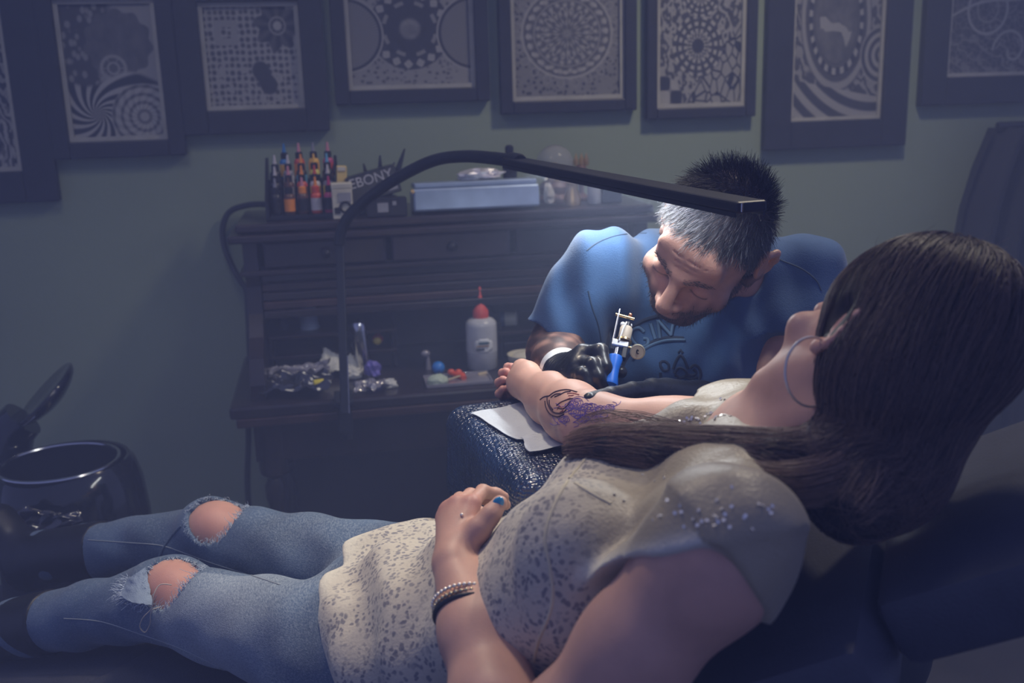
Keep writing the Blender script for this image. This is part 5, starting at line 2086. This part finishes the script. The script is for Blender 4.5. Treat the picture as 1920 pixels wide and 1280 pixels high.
def hand_left(fd, g):
    """hand stretching the skin"""
    mc = [(1222, 729, 1.520), (1226, 742, 1.530), (1232, 756, 1.545), (1238, 768, 1.56)]
    for i, p in enumerate(mc):
        fd.rc(wrR, U(*p), .024 + g, .0152 + g, .02)
    fd.rc(U(1250, 742, 1.55), U(1290, 752, 1.57), .021 + g, .024 + g, .02)
    fs = [[mc[0], (1186, 732, 1.475), (1146, 740, 1.435), (1106, 748, 1.398)],
          [mc[1], (1190, 752, 1.515), (1165, 768, 1.515), (1150, 778, 1.515)],
          [mc[2], (1200, 768, 1.53), (1182, 784, 1.53), (1172, 792, 1.53)],
          [mc[3], (1212, 780, 1.545), (1198, 794, 1.545), (1190, 800, 1.545)]]
    for q, r0 in zip(fs, (.0112, .0106, .0100, .0090)):
        rs = [r0 + g + .001, r0 + g, r0 * .92 + g, r0 * .78 + g]
        fd.chain([(U(*p), r) for p, r in zip(q, rs)], .005)
    fd.chain([(U(1290, 765, 1.575), .018 + g), (U(1240, 775, 1.545), .0125 + g), (U(1205, 775, 1.515), .0105 + g), (U(1180, 770, 1.50), .009 + g)], .01)


mbf = Field()
man_trunk(mbf, -.010)
mbf.rc(mnek + FW * .02, mh(0, -.045, -.060), .068, .060, .04)
# head
mbf.ell(mh(0, -.012, .020), (.076, .098, .098), MM, .02)
mbf.ell(mh(0, .032, -.045), (.061, .066, .070), MM, .03)
mbf.rc(mh(.052, .000, -.062), mh(.024, .070, -.102), .016, .016, .03)
mbf.rc(mh(-.052, .000, -.062), mh(-.024, .070, -.102), .016, .016, .03)
mbf.ell(mh(0, .076, -.102), (.026, .018, .018), MM, .02)
mbf.ell(mh(0, .078, .045), (.054, .016, .034), MM, .03)                     # forehead
mbf.rc(mh(-.044, .074, .020), mh(-.010, .093, .017), .0095, .0105, .014)     # brow ridges
mbf.rc(mh(.044, .074, .020), mh(.010, .093, .017), .0095, .0105, .014)
for s_ in (1, -1):
    mbf.ell(mh(.034 * s_, .094, -.006), (.021, .015, .0125), MM, .012, 's')
    mbf.ell(mh(.034 * s_, .0765, -.008), (.0155, .0135, .0115), MM, .004)   # lowered lids
    mbf.ell(mh(.050 * s_, .062, -.036), (.024, .022, .020), MM, .025)       # cheekbones
    mbf.ell(mh(.024 * s_, .085, -.052), (.018, .014, .020), MM, .02)
    mbf.ell(mh(.0145 * s_, .106, -.044), (.0085, .011, .0075), MM, .006)    # nose wings
    mbf.ell(mh(.0075 * s_, .112, -.0505), (.0042, .006, .0034), MM, .003, 's')
    # ears
    ring_ = [(-.002, .006, .026), (.010, -.004, .036), (.018, -.022, .030), (.019, -.027, .010), (.014, -.021, -.010), (.008, -.010, -.026), (.001, .002, -.032)]
    mbf.chain([(mh((.078 + a) * s_, b - .008, c - .006), .0055) for a, b, c in ring_], .006)
    mbf.ell(mh(.086 * s_, -.012, 0.0), (.0075, .016, .028), MM, .006)
    mbf.ell(mh(.080 * s_, -.004, -.040), (.006, .009, .010), MM, .008)
    mbf.ell(mh(.094 * s_, -.008, .002), (.007, .010, .018), MM, .006, 's')
mbf.rc(mh(0, .096, .006), mh(0, .121, -.032), .0085, .0115, .012)             # nose
mbf.ell(mh(0, .121, -.040), (.0125, .0115, .0105), MM, .008)
mbf.ell(mh(0, .098, -.068), (.024, .011, .0062), MM, .006)                   # upper lip
mbf.ell(mh(0, .096, -.081), (.021, .0115, .0070), MM, .006)                  # lower lip
mbf.rc(mh(-.022, .103, -.0745), mh(.022, .103, -.0745), .0016, .0016, .004, 's')
for (u0, dd) in ((.047, 0.0), (.058, .001), (.036, .001)):                    # furrows
    for s_ in (1, -1):
        mbf.rc(mh(.006 * s_, .0955 - dd, u0), mh(.044 * s_, .083 - dd, u0 - .004), .0013, .001, .004, 's')
# arms
mbf.chain([(sL, .058), (sL * .4 + elL * .6, .050), (elL, .044)], .03)
mbf.chain([(elL, .045), (elL * .55 + wrL * .45, .041), (wrL, .030)], .03)
mbf.chain([(sR, .058), (sR * .4 + elR * .6, .050), (elR, .044)], .03)
mbf.chain([(elR, .045), (elR * .55 + wrR * .45, .040), (wrR, .029)], .03)
hand_right(mbf, -.0018)
hand_left(mbf, -.0018)
# hips and legs
hipM = np.array([.655, 1.80, .56])
kL, kR = np.array([.33, 1.68, .55]), np.array([.88, 1.42, .55])
mbf.rc(mbel, hipM, .13, .13, .06)
for kn_ in (kL, kR):
    mbf.rc(hipM, kn_, .085, .06, .04)
    mbf.rc(kn_, np.array([kn_[0], kn_[1] + .03, .09]), .055, .04, .03)
V, Q = mbf.mesh(.0029)
man = mesh_obj('person', V, Q, m_skin_m, None, origin=hipM * np.array([1, 1, 0]))
tag(man, 'person in faded blue T-shirt and black gloves bending over to tattoo the arm', 'person')
loc = (V - MC) @ MM                                    # head coordinates
# stubble: jaw, chin and lip
jaw = 1 / (1 + np.exp((loc[:, 2] + .052 + np.abs(loc[:, 0]) * -.35 + .006 * np.sin(loc[:, 0] * 300)) * 160))
jaw = jaw * (loc[:, 2] > -.16) * (loc[:, 1] > -.02)
lips = np.exp(-((loc[:, 2] + .075) / .011) ** 2 - (loc[:, 0] / .024) ** 2) * (loc[:, 1] > .08)
nosem = np.exp(-((loc[:, 0]) / .02) ** 2 - ((loc[:, 2] + .04) / .018) ** 2) * (loc[:, 1] > .09)
stb = np.clip(jaw * .8 * (1 - lips) - nosem, 0, 1)
# inked sleeve on the forearm
ta = np.clip((V - elL) @ (wrL - elL) / ((wrL - elL) @ (wrL - elL)), -9, 9)
dist = np.linalg.norm(V - (elL + np.clip(ta, 0, 1)[:, None] * (wrL - elL)), axis=1)
slv = (dist < .075) * (ta > -.6)
pat = .88 + .30 * np.sin(V[:, 0] * 150 + np.sin(V[:, 2] * 120) * 2) * np.sin(V[:, 1] * 110 + V[:, 2] * 140)
gap = U(1065, 650, 1.72)
pat = pat * (1 - 1.0 * np.exp(-(((V - gap) ** 2).sum(1)) / .022 ** 2))
stb = np.maximum(stb, np.clip(slv * pat, 0, .93))
put_attr(man, 'stubble', stb)
print('man body', len(V))

# T-shirt
m_tee = mat('faded_blue_jersey', (0.034, 0.088, 0.200), 0.85, var=0.12, vscale=14, bump=0.25, bscale=500, sheen=0.15)
tf = Field()
man_trunk(tf, .006)
aL = nrm(elL - sL)
tf.flat(sL - aL * .02, sL + aL * .16, RT, .068, .068, .072, .066, .03, clip=(sL + aL * .125, aL))
aR = nrm(elR - sR)
tf.flat(sR - aR * .02, sR + aR * .16, RT, .068, .068, .072, .066, .03, clip=(sR + aR * .125, aR))
tf.rc(mbel, hipM + np.array([0, 0, .03]), .140, .142, .06)
tf.rc(mnek - UP * .005, mh(0, -.05, -.06), .073, .075, .01, 's')


def tfold(x, y, z):
    px, py, pz = x - sL[0], y - sL[1], z - sL[2]
    r = np.sqrt(px * px + py * py + pz * pz)
    near = np.exp(-(r / .22) ** 2)
    u = x * RT[0] + y * RT[1] + z * RT[2]
    v = x * UP[0] + y * UP[1] + z * UP[2]
    return np.sin(u * 95 + v * 26 + np.sin(v * 22) * 1.2) * (.0016 + .0040 * near) + np.sin(u * 38 - v * 55 + np.sin(u * 20) * 2) * .0030


tf.disp = tfold
V, Q = tf.mesh(.0037)
V = smooth_mesh(V, Q, 1)
TB = bvh_of(V, Q)
tee = mesh_obj('t_shirt', V, Q, m_tee, man)
m_seamb = mat('dark_blue_seam', (0.030, 0.055, 0.10), 0.85)
for ln_px in ([(1100, 470), (1120, 455), (1150, 443), (1180, 438), (1212, 437)], [(1442, 478), (1470, 490), (1505, 505), (1530, 525), (1540, 545)], [(1103, 545), (1110, 575), (1122, 610), (1128, 645)]):
    strokes(TB, [ln_px], .0018, -.0008, 6).build('shoulder_seam', m_seamb, tee, smooth=True)
# print on the chest: arched letters over a scrolled emblem
m_pr_d = mat('dark_navy_shirt_print', (0.014, 0.024, 0.050), 0.8)
m_pr_l = mat('pale_blue_shirt_print', (0.085, 0.155, 0.255), 0.8)
letters = [[(1171, 632), (1180, 644), (1189, 656)],
           [(1207, 622), (1198, 614), (1187, 617), (1184, 628), (1190, 642), (1202, 650), (1214, 646), (1214, 636), (1206, 635)],
           [(1220, 606), (1224, 620), (1229, 636)],
           [(1238, 634), (1234, 600)], [(1234, 600), (1259, 629)], [(1259, 629), (1263, 597)]]
dark = [[(1168, 640), (1176, 622), (1192, 609), (1214, 598), (1240, 592), (1270, 590)],
        [(1186, 668), (1200, 655), (1222, 642), (1250, 634), (1282, 634)],
        [(1165, 690), (1172, 676), (1182, 662)]]
strokes(TB, letters + dark, .0052, -.0030, 8).build('print_outline', m_pr_d, tee, smooth=True)
strokes(TB, letters + [[(1188, 672), (1202, 659), (1224, 646), (1252, 638), (1284, 638)]], .0030, .0006, 8).build('print_lettering', m_pr_l, tee, smooth=True)
emb = [[(1240, 690), (1238, 680), (1246, 677), (1254, 684), (1252, 694), (1243, 694), (1240, 688)],
       [(1262, 692), (1268, 676), (1276, 666), (1284, 676), (1290, 692)], [(1272, 662), (1276, 656), (1280, 662)],
       [(1294, 690), (1302, 684), (1311, 690), (1314, 704), (1308, 716)], [(1300, 692), (1306, 698), (1300, 704), (1290, 702)],
       [(1264, 700), (1272, 690), (1282, 692), (1288, 702), (1276, 708), (1266, 702)], [(1238, 698), (1240, 716), (1252, 722)],
       [(1268, 712), (1282, 706), (1296, 710), (1308, 706)], [(1306, 720), (1302, 732), (1290, 740)], [(1262, 722), (1275, 718), (1288, 724)]]
strokes(TB, emb, .0030, -.0012, 7).build('print_emblem', m_pr_d, tee, smooth=True)

# trousers
m_trs = mat('black_trousers', (0.012, 0.013, 0.018), 0.85)
pf = Field()
pf.rc(mbel + np.array([0, 0, -.12]), hipM, .132, .145, .05)
for kn_ in (kL, kR):
    pf.rc(hipM, kn_, .098, .072, .04)
    pf.rc(kn_, np.array([kn_[0], kn_[1] + .03, .12]), .068, .055, .03)
V, Q = pf.mesh(.006)
mesh_obj('trousers', V, Q, m_trs, man)
for kn_ in (kL, kR):
    MB().box((kn_[0], kn_[1] - .03, .035), (.10, .26, .07), bev=.03).build('shoe', m_black, man, smooth=True)
sn = empty('stool', (hipM[0], hipM[1], 0), 'round black stool under the person with gloves', 'stool')
MB().lathe((hipM[0], hipM[1], .36), [(.10, 0), (.165, .005), (.17, .03), (.165, .055), (.12, .062)], 32).build('seat', m_vinyl, sn, smooth=True)
MB().lathe((hipM[0], hipM[1], .03), [(.05, 0), (.03, .03), (.022, .33)], 20).build('column', m_steel, sn, smooth=True)
for k_ in range(5):
    a = 2 * math.pi * k_ / 5
    MB().tube([(hipM[0], hipM[1], .05), (hipM[0] + .25 * math.cos(a), hipM[1] + .25 * math.sin(a), .03)], [.018, .012], 8).build('base_arm', m_steel, sn, smooth=True)

# gloves
m_glove = mat('black_nitrile', (0.014, 0.016, 0.022), 0.36, spec=0.6, var=0.2, bump=0.12, bscale=140, coat=0.1)


def glove(name, fn, wr, el, nseg, seed):
    gf = Field()
    fn(gf, .0012)
    d = nrm(el - wr)
    gf.flat(wr - d * .01, wr + d * .05, RT, .030, .030, .035, .035, .02, clip=(wr + d * nseg, d))

    def wr_(x, y, z):
        px, py, pz = x - wr[0], y - wr[1], z - wr[2]
        t = px * d[0] + py * d[1] + pz * d[2]
        near = np.exp(-((t + .006) / .030) ** 2)
        q = x * RT[0] + y * RT[1] + z * RT[2]
        return np.sin(t * 620 + np.sin(q * 180) * 1.6) * .0013 * near + np.sin(x * 130 + z * 170) * .0003
    gf.disp = wr_
    V, Q = gf.mesh(.0019)
    return mesh_obj(name, V, Q, m_glove, man)


glove('glove', hand_right, wrL, elL, .012, 1)
glove('glove', hand_left, wrR, elR, .03, 2)
# white cuff round the wrist
dA = nrm(elL - wrL)
cf = Field()
cf.flat(wrL + dA * .002, wrL + dA * .060, RT, .0335, .0335, .039, .039, .005)
cf.half(wrL + dA * .004, -dA)
cf.half(wrL + dA * .052, dA)
V, Q = cf.mesh(.002)
mesh_obj('wrist_cuff', V, Q, m_white, man)

# ------------------------------------------------------------------ tattoo machine
tm = empty('tattoo_machine', U(1137, 742, 1.506), 'coil tattoo machine with bright blue grip held in black glove', 'tattoo machine')
g0, g1 = U(1143, 722, 1.509), U(1154, 669, 1.532)
ga = nrm(g1 - g0)
gl_ = np.linalg.norm(g1 - g0)
m_bgrip = mat('bright_blue_rubber', (0.012, 0.14, 0.62), 0.4)
MB().lathe(g0, [(.0080, -.002), (.0118, 0), (.0122, .004), (.0098, gl_ * .35), (.0094, gl_ * .6), (.0118, gl_ * .93), (.0112, gl_), (.006, gl_ + .001)], 26, axis=ga).build('grip', m_bgrip, tm, smooth=True)
tipp = U(1136, 745, 1.503)
MB().lathe(tipp, [(.0014, 0), (.0028, .004), (.0034, .010), (.0034, np.linalg.norm(g0 - tipp))], 14, axis=nrm(g0 - tipp)).build('needle_tube', m_steel, tm, smooth=True)
ge = nrm(RT - ga * (RT @ ga))
gn = np.cross(ga, ge)
gM = np.stack([ge, -gn, ga], 1)


def gp(e_, n_, a_):
    return g1 + ge * e_ + gn * n_ + ga * a_


MB().lathe(g1, [(.0042, 0), (.0042, .018)], 14, axis=ga).build('back_stem', m_steel, tm, smooth=True)
m_grey = mat('grey_cast_metal', (.45, .46, .50), .35, metal=.8)
MB().box(gp(.003, 0, .022), (.026, .014, .011), gM, bev=.0015).build('clamp_block', m_grey, tm)
MB().box(gp(.012, 0, .008), (.008, .012, .020), gM, bev=.0015).build('frame_foot', m_black, tm)
MB().lathe(gp(.016, 0, .021), [(.002, 0), (.002, .010)], 10, axis=ge).build('thumb_screw', m_brass, tm, smooth=True)
ms = gp(.031, 0, .017)
md = MB().lathe(ms - gn * -.001, [(.0105, -.0015), (.0118, -.001), (.0118, .001), (.0098, .0016), (.0095, .0008), (.002, .0008)], 26, axis=-FW).build('medallion', mat('worn_brass', (.52, .47, .34), .4, metal=.8), tm, smooth=True)
MB().tube([ms - FW * .002 + (RT * math.cos(t) * .5 + UP * math.sin(t)) * .004 * (.4 + t / 9) for t in np.linspace(0, 5.5, 16)], .0009, 6).build('relief', m_dknob, md, smooth=True)
m_coil = mat('beige_coil_wrap', (.42, .36, .29), .6)
MB().lathe(gp(.0075, 0, .030), [(.0092, 0), (.0098, .002), (.0098, .022), (.0085, .024)], 20, axis=ga).build('coil', m_coil, tm, smooth=True)
MB().lathe(gp(.0075, 0, .028), [(.0125, 0), (.0125, .003), (.010, .004)], 20, axis=ga).build('coil_washer', m_brass, tm, smooth=True)
MB().lathe(gp(.0085, 0, .054), [(.006, 0), (.006, .008)], 14, axis=ga).build('coil_core', m_black, tm, smooth=True)
MB().box(gp(-.0085, 0, .045), (.0028, .008, .056), gM, bev=.0006).build('frame_upright', m_steel, tm)
MB().tube([gp(-.0085, 0, .070), gp(-.0085, 0, .084)], .0014, 8).build('contact_pin', m_steel, tm, smooth=True)
MB().tube([gp(-.013, 0, .0735), gp(.0165, 0, .0715)], .0026, 10).build('binding_post', m_brass, tm, smooth=True)
MB().sphere(gp(.0095, 0, .0775), .0032, 8).build('post_knob', mat('copper', (.55, .25, .14), .3, metal=.9), tm, smooth=True)
MB().sphere(gp(.001, 0, .0585), .0042, 8, (1, 1, 1)).build('armature', m_white, tm, smooth=True)
MB().sphere(gp(.0115, 0, .0590), .0042, 8, (1, 1, 1)).build('armature', m_white, tm, smooth=True)
MB().tube([gp(.006, -.010, .058), gp(.003, -.011, .045), gp(.0005, -.009, .024)], .0014, 8).build('spring_wire', m_white, tm, smooth=True)
# ------------------------------------------------------------------ his hair, brows and beard
m_hair_m = hair_material('greying_dark_hair', (0.012, 0.011, 0.014), (0.13, 0.13, 0.155), 0.42)
m_hair_m.node_tree.nodes['Color Ramp'].color_ramp.elements[0].position = .45
m_beard = hair_material('dark_beard_hair', (0.010, 0.009, 0.011), (0.05, 0.040, 0.038), 0.5)
me_ = man.data
nv = len(me_.vertices)
VV = np.empty(nv * 3, np.float32)
me_.vertices.foreach_get('co', VV)
VV = VV.reshape(-1, 3) + WL[man.name]
NN = np.empty(nv * 3, np.float32)
me_.vertex_normals.foreach_get('vector', NN)
NN = NN.reshape(-1, 3)
lc_ = (VV - MC) @ MM
nl_ = NN @ MM
inhead = (np.abs(lc_[:, 0]) < .0800) & (lc_[:, 1] < .13) & (lc_[:, 1] > -.13) & (lc_[:, 2] > -.10)
# 300-odd stray hairs keep the hairline uneven
hlz = np.interp(lc_[:, 1], [-.06, -.02, .004, .018, .045, .09], [-.075, -.055, -.03, .024, .062, .086]) + .004 * np.sin(lc_[:, 0] * 260) + np.abs(lc_[:, 0]) * .02
hm_ = inhead & (lc_[:, 2] > hlz)
r3_ = np.random.default_rng(21)
ids = np.flatnonzero(hm_)
ids = r3_.choice(ids, min(len(ids), 11000), replace=len(ids) < 11000)
HS = []
for i in ids:
    l, f, u = lc_[i]
    n_ = nl_[i]
    topf = np.clip((u - .02) / .06, 0, 1)
    L_ = (.010 + .022 * topf * (1 - .5 * np.clip((f - .03) / .04, 0, 1))) * r3_.uniform(.7, 1.25)
    fwd = np.array([-.25 + l * 2, 1.0, -.25])
    side = np.array([l * 3, -.35, -1.0])
    g = fwd * topf + side * (1 - topf)
    crown = np.clip((-f - .0) / .06, 0, 1) * topf
    g = g * (1 - .8 * crown) + np.array([0, -.1, .9]) * crown
    g = g - n_ * (g @ n_) * .7
    g = nrm(g) * .75 + n_ * (.45 + .5 * crown) + r3_.normal(size=3) * .16
    g = nrm(g)
    b_ = nrm(g + fwd * .35 * topf - n_ * .35)
    p0_ = lc_[i] + r3_.normal(size=3) * .0008
    pts = [p0_ - n_ * .001, p0_ + g * L_ * .35, p0_ + g * L_ * .65 + b_ * L_ * .05, p0_ + g * L_ * .85 + b_ * L_ * .2]
    HS.append([MC + MM @ p for p in pts])
strands('short_hair', HS, m_hair_m, man, r3_.uniform(.00022, .00042, len(HS)), .4)
# darkened scalp under the hair
at = man.data.attributes['stubble']
sv = np.empty(nv, np.float32)
at.data.foreach_get('value', sv)
soft = np.clip((lc_[:, 2] - hlz) * 120, 0, 1) * inhead
sv = np.maximum(sv, soft * .85)
br = np.exp(-((lc_[:, 2] - .024 + np.abs(np.abs(lc_[:, 0]) - .03) * .25) / .006) ** 2) * (np.abs(lc_[:, 0]) > .010) * (np.abs(lc_[:, 0]) < .052) * (lc_[:, 1] > .055)
sv = np.maximum(sv, br * .35)
lash = np.exp(-((lc_[:, 2] + .014) / .0022) ** 2) * (np.abs(np.abs(lc_[:, 0]) - .034) < .016) * (lc_[:, 1] > .07)
sv = np.maximum(sv, lash * .8)
at.data.foreach_set('value', sv)
BS = []
bi = np.flatnonzero((br > .35) & inhead)
for i in r3_.choice(bi, 240):
    n_ = nl_[i]
    g = nrm(np.array([np.sign(lc_[i, 0]) * 1.0, -.2, .15]) - n_ * .2 + n_ * .35 + r3_.normal(size=3) * .2)
    L_ = r3_.uniform(.003, .006)
    BS.append([MC + MM @ (lc_[i] + g * L_ * t) for t in (0, .4, .7, 1)])
strands('eyebrows', BS, m_beard, man, .00025, .3)
BS = []
jaw_ = (stb > .35) & (lc_[:, 2] < -.03) & (lc_[:, 2] > -.15) & (lc_[:, 1] > -.01) & (np.abs(lc_[:, 0]) < .085)
bi = np.flatnonzero(jaw_)
for i in r3_.choice(bi, 2600):
    n_ = nl_[i]
    g = nrm(n_ * .7 + np.array([0, .2, -.9]) + r3_.normal(size=3) * .25)
    L_ = r3_.uniform(.003, .009)
    BS.append([MC + MM @ (lc_[i] + g * L_ * t) for t in (0, .4, .7, 1)])
strands('beard', BS, m_beard, man, .0003, .4)
# ------------------------------------------------------------------ haze volume added to lift the dark tones
hm = bpy.data.materials.new('tone_lift_haze')
hm.use_nodes = True
nt = hm.node_tree
nt.nodes.remove(nt.nodes['Principled BSDF'])
vsn = nt.nodes.new('ShaderNodeVolumeScatter')
vsn.inputs['Density'].default_value = HAZE
vsn.inputs['Anisotropy'].default_value = -0.45
vsn.inputs['Color'].default_value = (0.60, 0.70, 1.0, 1)
nt.links.new(vsn.outputs[0], nt.nodes['Material Output'].inputs['Volume'])
hz = MB().box((0.4, 0.9, 1.38), (6.6, 4.1, 2.7)).build('haze', hm)
tag(hz, 'thin bluish haze added to lift the dark tones', 'haze', kind='stuff')
